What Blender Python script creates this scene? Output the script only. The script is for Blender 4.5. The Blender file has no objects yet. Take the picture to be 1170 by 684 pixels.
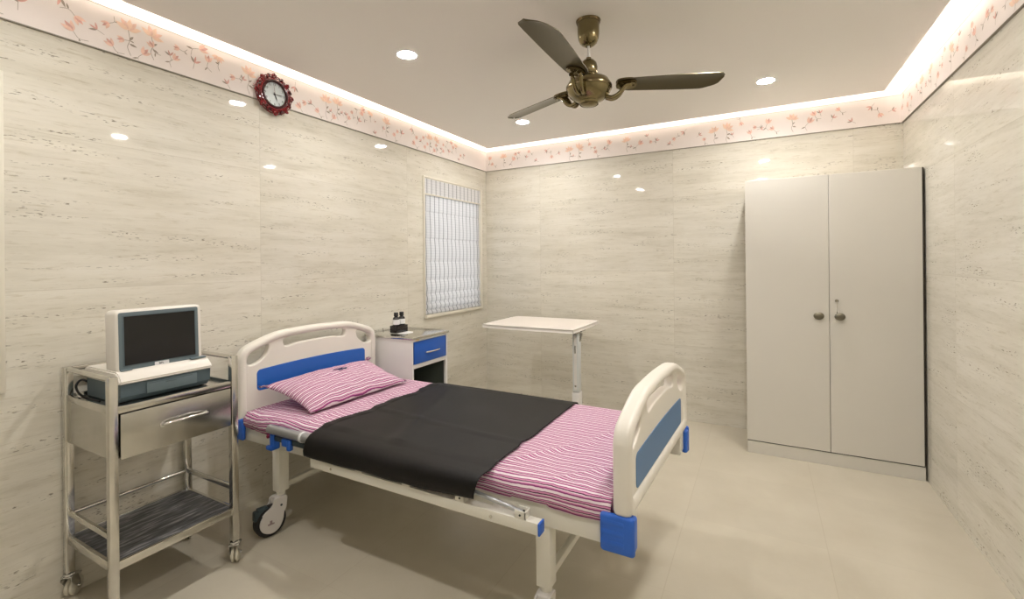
import bpy, bmesh, math, random
from mathutils import Vector, Matrix
PI = math.pi
SC = bpy.context.scene
COL = SC.collection
random.seed(7)

# ------------------------------------------------------------------ room numbers
W = 3.565          # room width (x)
YB = 0.0           # back wall
YF = -5.3          # front wall, behind the camera
ZF0, ZF1 = 2.405, 2.603   # floral border
ZC = 2.636         # underside of the dropped ceiling
ZT = 2.80          # top of the cove
OL, OB, OR = 0.066, 0.066, 0.118

# ------------------------------------------------------------------ materials
def new_mat(name):
    m = bpy.data.materials.new(name); m.use_nodes = True
    nt = m.node_tree
    return m, nt, nt.nodes['Principled BSDF']

def simple(name, col, rough=0.5, metal=0.0, bump=0.0, bscale=60.0, spec=0.5, vary=0.0, vscale=6.0, coat=0.0):
    m, nt, b = new_mat(name)
    b.inputs['Base Color'].default_value = (*col, 1)
    b.inputs['Roughness'].default_value = rough
    b.inputs['Metallic'].default_value = metal
    b.inputs['Specular IOR Level'].default_value = spec
    b.inputs['Coat Weight'].default_value = coat
    tc = nt.nodes.new('ShaderNodeTexCoord')
    if bump:
        n = nt.nodes.new('ShaderNodeTexNoise'); n.inputs['Scale'].default_value = bscale
        bp = nt.nodes.new('ShaderNodeBump'); bp.inputs['Strength'].default_value = bump
        bp.inputs['Distance'].default_value = 0.002
        nt.links.new(tc.outputs['Object'], n.inputs['Vector'])
        nt.links.new(n.outputs['Fac'], bp.inputs['Height'])
        nt.links.new(bp.outputs['Normal'], b.inputs['Normal'])
    if vary:
        n = nt.nodes.new('ShaderNodeTexNoise'); n.inputs['Scale'].default_value = vscale
        n.inputs['Detail'].default_value = 5
        r = nt.nodes.new('ShaderNodeValToRGB')
        r.color_ramp.elements[0].position = .3; r.color_ramp.elements[1].position = .7
        r.color_ramp.elements[0].color = (*[c*(1-vary) for c in col], 1)
        r.color_ramp.elements[1].color = (*[min(1, c*(1+vary)) for c in col], 1)
        nt.links.new(tc.outputs['Object'], n.inputs['Vector'])
        nt.links.new(n.outputs['Fac'], r.inputs['Fac'])
        nt.links.new(r.outputs['Color'], b.inputs['Base Color'])
    return m

def emis(name, col, s):
    m, nt, b = new_mat(name)
    b.inputs['Base Color'].default_value = (*col, 1)
    b.inputs['Emission Color'].default_value = (*col, 1)
    b.inputs['Emission Strength'].default_value = s
    return m

def mth(nt, op, a, b=None, c=None):
    n = nt.nodes.new('ShaderNodeMath'); n.operation = op
    for i, v in enumerate((a, b, c)):
        if v is None: continue
        if isinstance(v, (int, float)): n.inputs[i].default_value = v
        else: nt.links.new(v, n.inputs[i])
    return n.outputs[0]

def mix(nt, fac, a, b, mode='MIX'):
    n = nt.nodes.new('ShaderNodeMix'); n.data_type = 'RGBA'; n.blend_type = mode
    for i, v in ((0, fac), (6, a), (7, b)):
        if isinstance(v, (int, float)): n.inputs[i].default_value = v
        elif isinstance(v, tuple): n.inputs[i].default_value = (*v, 1)
        else: nt.links.new(v, n.inputs[i])
    return n.outputs[2]

def ramp(nt, fac, stops):
    r = nt.nodes.new('ShaderNodeValToRGB')
    el = r.color_ramp.elements
    while len(el) < len(stops): el.new(0.5)
    for e, (p, c) in zip(el, stops):
        e.position = p; e.color = (*c, 1) if isinstance(c, tuple) else (c, c, c, 1)
    nt.links.new(fac, r.inputs['Fac'])
    return r.outputs['Color']

def noise(nt, vec, scale, detail=3, rough=.55, dist=0.0):
    n = nt.nodes.new('ShaderNodeTexNoise')
    n.inputs['Scale'].default_value = scale; n.inputs['Detail'].default_value = detail
    n.inputs['Roughness'].default_value = rough; n.inputs['Distortion'].default_value = dist
    nt.links.new(vec, n.inputs['Vector'])
    return n.outputs['Fac']

def comb(nt, x, y, z):
    n = nt.nodes.new('ShaderNodeCombineXYZ')
    for i, v in enumerate((x, y, z)):
        if isinstance(v, (int, float)): n.inputs[i].default_value = v
        else: nt.links.new(v, n.inputs[i])
    return n.outputs[0]

def travertine(name, axis, off, seed):
    """polished horizontally veined travertine-look tiles, 1.31 x 0.66 m"""
    m, nt, b = new_mat(name)
    tc = nt.nodes.new('ShaderNodeTexCoord')
    sp = nt.nodes.new('ShaderNodeSeparateXYZ'); nt.links.new(tc.outputs['Object'], sp.inputs[0])
    h = mth(nt, 'SUBTRACT', sp.outputs[axis], off); z = sp.outputs[2]
    tu = mth(nt, 'DIVIDE', h, 1.31); tv = mth(nt, 'DIVIDE', mth(nt, 'SUBTRACT', z, -0.0), 0.659)
    cu = mth(nt, 'FLOOR', tu); cv = mth(nt, 'FLOOR', tv)
    wn = nt.nodes.new('ShaderNodeTexWhiteNoise'); wn.noise_dimensions = '3D'
    nt.links.new(comb(nt, cu, cv, float(seed)), wn.inputs['Vector'])
    sh = mth(nt, 'MULTIPLY', wn.outputs['Value'], 37.0)
    # long thin horizontal veins
    v1 = comb(nt, mth(nt, 'ADD', mth(nt, 'MULTIPLY', h, 1.3), sh), mth(nt, 'MULTIPLY', z, 11.0), float(seed))
    v2 = comb(nt, mth(nt, 'ADD', mth(nt, 'MULTIPLY', h, 7.0), sh), mth(nt, 'MULTIPLY', z, 62.0), float(seed))
    n1 = noise(nt, v1, 1.0, 9, .72, .05); n2 = noise(nt, v2, 1.0, 6, .75, .05)
    base = ramp(nt, n1, [(.28, (.60, .565, .475)), (.42, (.69, .66, .575)), (.55, (.75, .72, .64)), (.70, (.785, .76, .69))])
    fine = ramp(nt, n2, [(.32, (.78, .745, .66)), (.46, (1, 1, 1)), (.7, (1.0, .99, .965))])
    c = mix(nt, .85, base, fine, 'MULTIPLY')
    # faint cloudy patches
    pn = noise(nt, tc.outputs['Object'], 2.2, 3)
    c = mix(nt, .35, c, ramp(nt, pn, [(.3, (.93, .90, .83)), (.7, (1, 1, 1))]), 'MULTIPLY')
    # pits: short dark dashes gathered along some veins
    v3 = comb(nt, mth(nt, 'ADD', mth(nt, 'MULTIPLY', h, 38.0), sh), mth(nt, 'MULTIPLY', z, 170.0), float(seed))
    pit = noise(nt, v3, 1.0, 2, .5)
    v4 = comb(nt, mth(nt, 'ADD', mth(nt, 'MULTIPLY', h, 2.4), sh), mth(nt, 'MULTIPLY', z, 21.0), float(seed)+5)
    zone = noise(nt, v4, 1.0, 2, .5)
    pm = mth(nt, 'MULTIPLY', ramp(nt, pit, [(.605, 0.0), (.635, 1.0)]), ramp(nt, zone, [(.56, 0.0), (.64, 1.0)]))
    c = mix(nt, mth(nt, 'MULTIPLY', pm, .8), c, (.17, .145, .10))
    wn2 = mth(nt, 'MULTIPLY_ADD', wn.outputs['Value'], .06, .95)
    c = mix(nt, 1.0, c, comb(nt, wn2, wn2, wn2), 'MULTIPLY')
    # joints
    def joint(t, size):
        f = mth(nt, 'FRACT', t); d = mth(nt, 'MULTIPLY', mth(nt, 'MINIMUM', f, mth(nt, 'SUBTRACT', 1.0, f)), size)
        return mth(nt, 'LESS_THAN', d, .0012)
    j = mth(nt, 'MAXIMUM', joint(tu, 1.31), joint(tv, .659))
    c = mix(nt, mth(nt, 'MULTIPLY', j, .30), c, (.36, .31, .22))
    nt.links.new(c, b.inputs['Base Color'])
    b.inputs['Roughness'].default_value = .035
    b.inputs['Specular IOR Level'].default_value = .42
    # each tile is laid a hair out of plane and is slightly wavy
    wv = noise(nt, comb(nt, mth(nt, 'ADD', h, sh), mth(nt, 'MULTIPLY', z, 1.0), 0.0), 1.7, 1)
    bp = nt.nodes.new('ShaderNodeBump'); bp.inputs['Strength'].default_value = .30; bp.inputs['Distance'].default_value = .009
    nt.links.new(wv, bp.inputs['Height']); nt.links.new(bp.outputs['Normal'], b.inputs['Normal'])
    return m

M = {}
M['tile_left'] = travertine('travertine_left', 1, -2.594, 3)
M['tile_back'] = travertine('travertine_back', 0, .649, 11)
M['tile_right'] = travertine('travertine_right', 1, -1.0, 23)
M['tile_front'] = travertine('travertine_front', 0, .2, 31)
M['ceiling'] = simple('ceiling_paint', (.91, .885, .85), .75)
M['cove'] = simple('cove_paint', (.93, .90, .85), .8)
M['led'] = emis('led_strip_diffuser', (1.0, .90, .82), 6.5)
M['downlight'] = emis('downlight_diffuser', (1.0, .965, .925), 165)
M['white_plastic'] = simple('white_plastic', (.80, .79, .76), .35)
M['trim_white'] = simple('cream_upvc', (.76, .72, .62), .4)
M['border'] = simple('border_paper', (.86, .79, .755), .7, vary=.02)
M['petal_peach'] = simple('petal_peach', (.84, .58, .48), .7, vary=.15, vscale=40)
M['petal_salmon'] = simple('petal_salmon', (.70, .40, .35), .7, vary=.2, vscale=40)
M['petal_pale'] = simple('petal_pale', (.87, .64, .50), .7, vary=.08, vscale=40)
M['stem_brown'] = simple('stem_grey_brown', (.36, .30, .25), .7)
M['border_edge'] = simple('border_bottom_edge', (.34, .31, .26), .6)
M['cream'] = simple('bed_cream_enamel', (.79, .77, .69), .35, bump=.05, bscale=30)
M['abs_cream'] = simple('cream_moulded_plastic', (.83, .795, .72), .33)
M['abs_blue'] = simple('blue_plastic', (.012, .105, .50), .35)
M['blue_panel'] = simple('blue_panel', (.02, .13, .52), .4)
M['blue_dull'] = simple('dusty_blue_panel', (.085, .20, .40), .45)
M['blue_bumper'] = simple('blue_bumper_rubber', (.022, .135, .62), .4)
M['steel'] = simple('stainless_steel', (.68, .67, .63), .15, 1.0, bump=.15, bscale=25, vary=.12, vscale=9)
M['steel_dull'] = simple('brushed_stainless', (.56, .55, .51), .24, 1.0, bump=.1, bscale=18, vary=.15, vscale=5)
M['chrome'] = simple('chrome', (.70, .70, .70), .12, 1.0)
M['grey_tube'] = simple('grey_aluminium_tube', (.52, .54, .57), .3, .85)
M['dark'] = simple('dark_rubber', (.012, .012, .013), .5)
M['brass'] = simple('antique_brass', (.23, .19, .10), .2, 1.0, vary=.12, vscale=14)
M['brass_dark'] = simple('dark_antique_brass', (.16, .125, .065), .25, 1.0)
M['blade'] = simple('olive_bronze_lacquer', (.105, .088, .048), .28, .55, vary=.12, vscale=4)
M['rod'] = simple('pale_rod', (.70, .68, .66), .3)
M['blackcloth'] = simple('black_rubber_cloth', (.0075, .0065, .0063), .5, bump=.3, bscale=9, vary=.12, vscale=7, spec=.22)
M['wardrobe'] = simple('greige_laminate', (.70, .675, .615), .3, vary=.012, vscale=3)
M['wardrobe_side'] = simple('laminate_edge', (.55, .51, .44), .4)
M['shadow_gap'] = simple('painted_gap_shade', (.05, .04, .03), .6)  # shade of the wardrobe gaps put into a dark colour
M['knob'] = simple('pewter_knob', (.20, .185, .14), .38, .8, bump=.4, bscale=160)
M['cab_white'] = simple('white_enamel', (.78, .765, .74), .35)
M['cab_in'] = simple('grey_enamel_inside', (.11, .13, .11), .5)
M['table_top'] = simple('pale_laminate_top', (.80, .735, .68), .3)
M['table_edge'] = simple('white_edge', (.83, .80, .75), .35)
M['col_grey'] = simple('pale_grey_enamel', (.66, .69, .69), .35)
M['dev_white'] = simple('warm_white_casing', (.83, .79, .72), .38)
M['dev_teal'] = simple('slate_teal_casing', (.095, .135, .155), .4)
M['dev_teal2'] = simple('slate_teal_front', (.135, .18, .20), .42)
M['screen'] = simple('dark_display_glass', (.010, .010, .010), .12, spec=.45)
M['label_white'] = simple('white_label', (.82, .82, .82), .5)
M['ink'] = simple('black_ink', (.01, .01, .012), .5)
M['ink_blue'] = simple('navy_embroidery', (.02, .03, .11), .6)
M['wine'] = simple('wine_red_gloss', (.20, .008, .012), .16, vary=.5, vscale=30, coat=.5)
M['wine_dark'] = simple('dark_wine_gloss', (.05, .008, .010), .15)
M['dial'] = simple('clock_dial', (.66, .72, .72), .3)
M['yellow'] = simple('yellow_sticker', (.85, .60, .25), .5)
M['bottle'] = simple('black_bottle', (.012, .010, .010), .25)
M['lock_red'] = simple('maroon_knob', (.25, .01, .05), .4)
M['caster_white'] = simple('white_caster_shell', (.66, .63, .60), .35)
M['caster_cream'] = simple('cream_nylon_wheel', (.70, .66, .55), .45)
M['pedal'] = simple('dark_slate_pedal', (.03, .05, .06), .35)
M['sticker_grey'] = simple('grey_ink', (.32, .24, .24), .5)

def floor_mat():
    m, nt, b = new_mat('vitrified_floor_tile')
    tc = nt.nodes.new('ShaderNodeTexCoord')
    sp = nt.nodes.new('ShaderNodeSeparateXYZ'); nt.links.new(tc.outputs['Object'], sp.inputs[0])
    tu = mth(nt, 'DIVIDE', mth(nt, 'SUBTRACT', sp.outputs[0], 2.265), .655)
    tv = mth(nt, 'DIVIDE', mth(nt, 'SUBTRACT', sp.outputs[1], -.30), .655)
    n = noise(nt, tc.outputs['Object'], 3.0, 6, .6)
    c = ramp(nt, n, [(.3, (.575, .525, .42)), (.7, (.635, .585, .48))])
    wn = nt.nodes.new('ShaderNodeTexWhiteNoise'); wn.noise_dimensions = '2D'
    nt.links.new(comb(nt, mth(nt, 'FLOOR', tu), mth(nt, 'FLOOR', tv), 0.0), wn.inputs['Vector'])
    k = mth(nt, 'MULTIPLY_ADD', wn.outputs['Value'], .05, .96)
    c = mix(nt, 1.0, c, comb(nt, k, k, k), 'MULTIPLY')
    def joint(t):
        f = mth(nt, 'FRACT', t); d = mth(nt, 'MULTIPLY', mth(nt, 'MINIMUM', f, mth(nt, 'SUBTRACT', 1.0, f)), .655)
        return mth(nt, 'LESS_THAN', d, .0016)
    j = mth(nt, 'MAXIMUM', joint(tu), mth(nt, 'MULTIPLY', joint(tv), .5))
    c = mix(nt, mth(nt, 'MULTIPLY', j, .35), c, (.42, .36, .26))
    nt.links.new(c, b.inputs['Base Color'])
    b.inputs['Roughness'].default_value = .30
    b.inputs['Specular IOR Level'].default_value = .4
    return m
M['floor'] = floor_mat()

def stripe_mat(name, period, warp=.004):
    """woven stripes running along U, colour changing with V (uv in metres)"""
    m, nt, b = new_mat(name)
    uv = nt.nodes.new('ShaderNodeUVMap'); uv.uv_map = 'cloth'
    sp = nt.nodes.new('ShaderNodeSeparateXYZ'); nt.links.new(uv.outputs['UV'], sp.inputs[0])
    w1 = noise(nt, uv.outputs['UV'], 9.0, 2); w2 = noise(nt, uv.outputs['UV'], 42.0, 2)
    v = mth(nt, 'ADD', sp.outputs[1], mth(nt, 'MULTIPLY', mth(nt, 'SUBTRACT', w1, .5), warp*2))
    v = mth(nt, 'ADD', v, mth(nt, 'MULTIPLY', mth(nt, 'SUBTRACT', w2, .5), warp))
    f = mth(nt, 'FRACT', mth(nt, 'DIVIDE', v, period))
    pink = (.66, .30, .47); white = (.84, .74, .78); mag = (.28, .04, .18); dk = (.085, .012, .055)
    c = ramp(nt, f, [(0, white), (.15, white), (.17, mag), (.31, mag), (.33, pink), (.45, pink), (.47, white),
                     (.54, white), (.56, dk), (.65, dk), (.67, pink), (.80, pink), (.82, mag), (.88, mag), (.90, white), (1, white)])
    nt.links.new(c, b.inputs['Base Color'])
    b.inputs['Roughness'].default_value = .85
    b.inputs['Specular IOR Level'].default_value = .2
    bp = nt.nodes.new('ShaderNodeBump'); bp.inputs['Strength'].default_value = .5; bp.inputs['Distance'].default_value = .004
    nt.links.new(noise(nt, uv.outputs['UV'], 28.0, 3), bp.inputs['Height'])
    nt.links.new(bp.outputs['Normal'], b.inputs['Normal'])
    return m
M['sheet'] = stripe_mat('striped_bed_sheet', .030, .004)
M['pillowcase'] = stripe_mat('striped_pillowcase', .029, .0035)

def laminate_mat():
    m, nt, b = new_mat('scratched_steel_shelf')
    tc = nt.nodes.new('ShaderNodeTexCoord')
    mp = nt.nodes.new('ShaderNodeMapping'); mp.inputs['Scale'].default_value = (70, 9, 9)
    mp.inputs['Rotation'].default_value = (0, 0, .35)
    nt.links.new(tc.outputs['Object'], mp.inputs['Vector'])
    n = noise(nt, mp.outputs['Vector'], 1.0, 4, .6)
    nt.links.new(ramp(nt, n, [(.36, (.06, .065, .075)), (.52, (.14, .145, .16)), (.68, (.42, .42, .43))]), b.inputs['Base Color'])
    b.inputs['Metallic'].default_value = .6; b.inputs['Roughness'].default_value = .33
    return m
M['shelf'] = laminate_mat()

def blind_mat():
    m, nt, b = new_mat('striped_blind_fabric')
    uv = nt.nodes.new('ShaderNodeUVMap'); uv.uv_map = 'cloth'
    sp = nt.nodes.new('ShaderNodeSeparateXYZ'); nt.links.new(uv.outputs['UV'], sp.inputs[0])
    f = mth(nt, 'FRACT', mth(nt, 'DIVIDE', sp.outputs[0], .0655))
    st = ramp(nt, f, [(0, (.83, .83, .84)), (.34, (.83, .83, .84)), (.37, (.33, .33, .34)), (.47, (.36, .36, .37)), (.50, (.74, .74, .76)), (.60, (.80, .80, .81)), (1, (.83, .83, .84))])
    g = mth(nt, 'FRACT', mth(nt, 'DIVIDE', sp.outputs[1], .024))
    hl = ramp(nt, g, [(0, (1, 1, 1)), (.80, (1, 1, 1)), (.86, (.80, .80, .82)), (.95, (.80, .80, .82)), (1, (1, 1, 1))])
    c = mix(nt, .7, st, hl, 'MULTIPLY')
    nt.links.new(c, b.inputs['Base Color'])
    b.inputs['Roughness'].default_value = .9; b.inputs['Specular IOR Level'].default_value = .1
    tr = nt.nodes.new('ShaderNodeBsdfTranslucent'); nt.links.new(c, tr.inputs['Color'])
    ms = nt.nodes.new('ShaderNodeMixShader'); ms.inputs[0].default_value = .28
    out = nt.nodes['Material Output']
    nt.links.new(b.outputs[0], ms.inputs[1]); nt.links.new(tr.outputs[0], ms.inputs[2]); nt.links.new(ms.outputs[0], out.inputs[0])
    return m
M['blind'] = blind_mat()

def glass_mat():
    m, nt, b = new_mat('window_glass')
    b.inputs['Transmission Weight'].default_value = 1.0; b.inputs['Roughness'].default_value = .0
    b.inputs['IOR'].default_value = 1.45
    b.inputs['Base Color'].default_value = (.95, .98, 1, 1)
    return m
M['glass'] = glass_mat()

# ------------------------------------------------------------------ mesh helpers
class MB:
    def __init__(s): s.bm = bmesh.new(); s.mats = []
    def mi(s, mat):
        if mat not in s.mats: s.mats.append(mat)
        return s.mats.index(mat)
    def add(s, tmp, mat=None, smooth=False):
        i = s.mi(mat) if mat is not None else 0
        for f in tmp.faces:
            f.material_index = i; f.smooth = smooth
        me = bpy.data.meshes.new('tmp'); tmp.to_mesh(me); tmp.free()
        s.bm.from_mesh(me); bpy.data.meshes.remove(me)
        return s
    def box(s, a, b, bevel=0.0, seg=2, mat=None, M4=None):
        t = bmesh.new(); bmesh.ops.create_cube(t, size=1)
        c = [(a[i]+b[i])/2 for i in range(3)]; d = [abs(b[i]-a[i]) for i in range(3)]
        for v in t.verts: v.co = Vector((c[0]+v.co.x*d[0], c[1]+v.co.y*d[1], c[2]+v.co.z*d[2]))
        if bevel:
            bevel = min(bevel, min(d)*.49)
            bmesh.ops.bevel(t, geom=list(t.edges), offset=bevel, segments=seg, affect='EDGES', profile=.5)
        if M4: bmesh.ops.transform(t, matrix=M4, verts=t.verts)
        return s.add(t, mat, bool(bevel))
    def cyl(s, p0, p1, r0, r1=None, n=24, mat=None, cap=True, smooth=True):
        r1 = r0 if r1 is None else r1
        p0 = Vector(p0); p1 = Vector(p1); d = p1-p0
        t = bmesh.new()
        bmesh.ops.create_cone(t, cap_ends=cap, cap_tris=False, segments=n, radius1=r0, radius2=r1, depth=d.length)
        q = d.to_track_quat('Z', 'Y').to_matrix().to_4x4(); q.translation = (p0+p1)/2
        bmesh.ops.transform(t, matrix=q, verts=t.verts)
        i = s.mi(mat) if mat is not None else 0
        for f in t.faces: f.material_index = i; f.smooth = smooth and len(f.verts) == 4
        me = bpy.data.meshes.new('tmp'); t.to_mesh(me); t.free(); s.bm.from_mesh(me); bpy.data.meshes.remove(me)
        return s
    def lathe(s, prof, c=(0, 0, 0), n=40, mat=None, M4=None):
        """prof: (radius, z) list, top or bottom first; closed at the axis when radius 0"""
        t = bmesh.new(); rings = []
        for r, z in prof:
            if r < 1e-6: rings.append([t.verts.new((0, 0, z))])
            else: rings.append([t.verts.new((r*math.cos(2*PI*k/n), r*math.sin(2*PI*k/n), z)) for k in range(n)])
        for a, b in zip(rings, rings[1:]):
            for k in range(n):
                k2 = (k+1) % n
                if len(a) == 1 and len(b) == 1: continue
                if len(a) == 1: t.faces.new((a[0], b[k], b[k2]))
                elif len(b) == 1: t.faces.new((a[k], b[0], a[k2]))
                else: t.faces.new((a[k], b[k], b[k2], a[k2]))
        bmesh.ops.recalc_face_normals(t, faces=t.faces)
        m = Matrix.Translation(c)
        if M4: m = m @ M4
        bmesh.ops.transform(t, matrix=m, verts=t.verts)
        return s.add(t, mat, True)
    def tube(s, pts, r, n=12, mat=None, closed=False):
        """swept round tube through the points; r may be a number or a list"""
        pts = [Vector(p) for p in pts]; N = len(pts)
        rr = r if isinstance(r, (list, tuple)) else [r]*N
        t = bmesh.new(); rings = []; up = None
        for i, p in enumerate(pts):
            a = pts[(i-1) % N] if (closed or i > 0) else p
            b = pts[(i+1) % N] if (closed or i < N-1) else p
            d = (b-a).normalized()
            if up is None:
                up = Vector((0, 0, 1)) if abs(d.z) < .9 else Vector((1, 0, 0))
            x = up.cross(d).normalized(); y = d.cross(x).normalized(); up = y
            rings.append([t.verts.new(p + (x*math.cos(2*PI*k/n)+y*math.sin(2*PI*k/n))*rr[i]) for k in range(n)])
        for i in range(N if closed else N-1):
            a = rings[i]; b = rings[(i+1) % N]
            for k in range(n):
                k2 = (k+1) % n; t.faces.new((a[k], a[k2], b[k2], b[k]))
        if not closed:
            t.faces.new(list(reversed(rings[0]))); t.faces.new(rings[-1])
        bmesh.ops.recalc_face_normals(t, faces=t.faces)
        return s.add(t, mat, True)
    def prism(s, pts2, to3, d0, d1, mat=None, smooth=False):
        """extrude a 2-D outline; to3(u, v, d) -> 3-D"""
        t = bmesh.new()
        A = [t.verts.new(to3(u, v, d0)) for u, v in pts2]; B = [t.verts.new(to3(u, v, d1)) for u, v in pts2]
        n = len(pts2)
        t.faces.new(A); t.faces.new(list(reversed(B)))
        for k in range(n): t.faces.new((A[k], B[k], B[(k+1) % n], A[(k+1) % n]))
        bmesh.ops.recalc_face_normals(t, faces=t.faces)
        return s.add(t, mat, smooth)
    def flat(s, pts3, mat=None):
        t = bmesh.new(); t.faces.new([t.verts.new(p) for p in pts3]); return s.add(t, mat, False)
    def mesh(s, me, M4=None, mat=None, smooth=True):
        t = bmesh.new(); t.from_mesh(me)
        if M4: bmesh.ops.transform(t, matrix=M4, verts=t.verts)
        return s.add(t, mat, smooth)
    def move(s, fn):
        for v in s.bm.verts: v.co = Vector(fn(v.co))
        return s

LOC = {}
def finish(name, mb, mat, loc, sharp=None):
    me = bpy.data.meshes.new(name)
    for v in mb.bm.verts: v.co -= Vector(loc)
    mb.bm.normal_update()
    if sharp is not None:
        for e in mb.bm.edges:
            if len(e.link_faces) == 2 and e.calc_face_angle(0) > sharp: e.smooth = False
    mb.bm.to_mesh(me); mb.bm.free()
    if mb.mats:
        for m in mb.mats: me.materials.append(M[m] if isinstance(m, str) else m)
    else: me.materials.append(M[mat] if isinstance(mat, str) else mat)
    return me

def part(name, mb, mat, parent, label=None, sharp=.7):
    loc = LOC[parent]
    me = finish(name, mb, mat, loc, sharp)
    o = bpy.data.objects.new(name, me); COL.objects.link(o); o.parent = parent; LOC[o] = loc
    if label: o['label'] = label
    return o

def thing(name, label, cat, loc, group=None):
    o = bpy.data.objects.new(name, None); COL.objects.link(o); o.location = loc; o.empty_display_size = .1
    o['label'] = label; o['category'] = cat
    if group: o['group'] = group
    LOC[o] = tuple(loc)
    return o

def solo(name, mb, mat, label, cat, loc, group=None, sharp=.7):
    me = finish(name, mb, mat, loc, sharp)
    o = bpy.data.objects.new(name, me); COL.objects.link(o); o.location = loc; LOC[o] = tuple(loc)
    o['label'] = label; o['category'] = cat
    if group: o['group'] = group
    return o

def struct(name, mb, mat, label=None, loc=(0, 0, 0), parent=None, sharp=.7):
    me = finish(name, mb, mat, loc if parent is None else LOC[parent], sharp)
    o = bpy.data.objects.new(name, me); COL.objects.link(o)
    if parent is None:
        o.location = loc; LOC[o] = tuple(loc); o['kind'] = 'structure'
    else:
        o.parent = parent; LOC[o] = LOC[parent]
    if label: o['label'] = label
    return o

def copy_tree(o, parent=None):
    c = o.copy(); COL.objects.link(c)
    LOC[c] = LOC[o]
    if parent: c.parent = parent
    for ch in list(o.children): copy_tree(ch, c)
    return c

def curve_mesh(splines, extrude, bevel=0.0, res=3):
    """filled 2-D curve (first outline, then holes) as a mesh; outline kept true by the offset"""
    cu = bpy.data.curves.new('tmpc', 'CURVE'); cu.dimensions = '2D'; cu.fill_mode = 'BOTH'
    cu.extrude = max(extrude-bevel, 0.0); cu.bevel_depth = bevel; cu.bevel_resolution = res; cu.offset = -bevel
    for pts in splines:
        sp = cu.splines.new('POLY'); sp.points.add(len(pts)-1); sp.use_cyclic_u = True
        for p, (x, y) in zip(sp.points, pts): p.co = (x, y, 0, 1)
    o = bpy.data.objects.new('tmpc', cu); COL.objects.link(o)
    bpy.context.view_layer.update()
    me = bpy.data.meshes.new_from_object(o.evaluated_get(bpy.context.evaluated_depsgraph_get()))
    bpy.data.objects.remove(o); bpy.data.curves.remove(cu)
    return me

def text_mesh(txt, size, extrude=.0004):
    cu = bpy.data.curves.new('tmpt', 'FONT'); cu.body = txt; cu.size = size; cu.extrude = extrude
    cu.align_x = 'CENTER'; cu.align_y = 'CENTER'
    o = bpy.data.objects.new('tmpt', cu); COL.objects.link(o)
    bpy.context.view_layer.update()
    me = bpy.data.meshes.new_from_object(o.evaluated_get(bpy.context.evaluated_depsgraph_get()))
    bpy.data.objects.remove(o); bpy.data.curves.remove(cu)
    return me

def rrect(x0, y0, x1, y1, r, n=6):
    out = []
    for cx, cy, a0 in ((x1-r, y1-r, 0), (x0+r, y1-r, PI/2), (x0+r, y0+r, PI), (x1-r, y0+r, 3*PI/2)):
        for k in range(n+1):
            a = a0+PI/2*k/n; out.append((cx+r*math.cos(a), cy+r*math.sin(a)))
    return out

def smooth_closed(pts, n=8):
    """Catmull-Rom through the closed list"""
    out = []; N = len(pts)
    for i in range(N):
        p0, p1, p2, p3 = [Vector((*pts[(i+k-1) % N], 0)) for k in range(4)]
        for j in range(n):
            t = j/n
            q = .5*((2*p1)+(-p0+p2)*t+(2*p0-5*p1+4*p2-p3)*t*t+(-p0+3*p1-3*p2+p3)*t**3)
            out.append((q.x, q.y))
    return out

def smooth_open(pts, n=8):
    P = [Vector(p) for p in pts]; P = [2*P[0]-P[1]]+P+[2*P[-1]-P[-2]]
    out = []
    for i in range(1, len(P)-2):
        p0, p1, p2, p3 = P[i-1:i+3]
        for j in range(n):
            t = j/n
            out.append(.5*((2*p1)+(-p0+p2)*t+(2*p0-5*p1+4*p2-p3)*t*t+(-p0+3*p1-3*p2+p3)*t**3))
    out.append(P[-2])
    return out

# frames that stand a 2-D (x right, y up) mesh on a plane
def plane_x(x, y, z):      # local x -> +y world, local y -> +z, faces +x
    return Matrix(((0, 0, 1, x), (1, 0, 0, y), (0, 1, 0, z), (0, 0, 0, 1)))

def sn(x, y=0.0, z=0.0):
    """cheap smooth pseudo noise, about -1..1"""
    from mathutils import noise as nz
    return nz.noise(Vector((x, y, z)))*1.6

# ------------------------------------------------------------------ room shell
WIN = [(-1.075, -.110, .935, 2.190), (-4.632, -3.667, .935, 2.190)]   # openings in the left wall
b = MB(); b.box((-.2, YF-.15, -.12), (W+.2, .15, 0)); struct('floor', b, 'floor')
# left wall, built in solid blocks round the two window openings
b = MB(); T = .14
ys = [YF] + sorted(v for w in WIN for v in w[:2]) + [0.0]
for k in range(0, len(ys)-1):
    y0, y1 = ys[k], ys[k+1]
    hole = any(abs(y0-w[0]) < 1e-6 for w in WIN)
    if hole:
        b.box((-T, y0, 0), (0, y1, WIN[0][2])); b.box((-T, y0, WIN[0][3]), (0, y1, ZT+.1))
    else: b.box((-T, y0, 0), (0, y1, ZT+.1))
struct('wall_left', b, 'tile_left')
b = MB(); b.box((-.2, 0, 0), (W+.2, .14, ZT+.1)); struct('wall_back', b, 'tile_back')
b = MB(); b.box((W, YF, 0), (W+.14, 0, ZT+.1)); struct('wall_right', b, 'tile_right')
b = MB(); b.box((-.2, YF-.14, 0), (W+.2, YF, ZT+.1)); struct('wall_front', b, 'tile_front')
b = MB()
b.box((OL, YF+.07, ZC), (W-OR, -OB, ZC+.055), mat='ceiling')
b.box((OL+.05, YF+.12, ZC+.055), (W-OR-.05, -OB-.05, ZT), mat='cove')
b.box((-.2, YF-.14, ZT), (W+.2, .14, ZT+.1), mat='cove')
struct('ceiling', b, 'ceiling')
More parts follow.
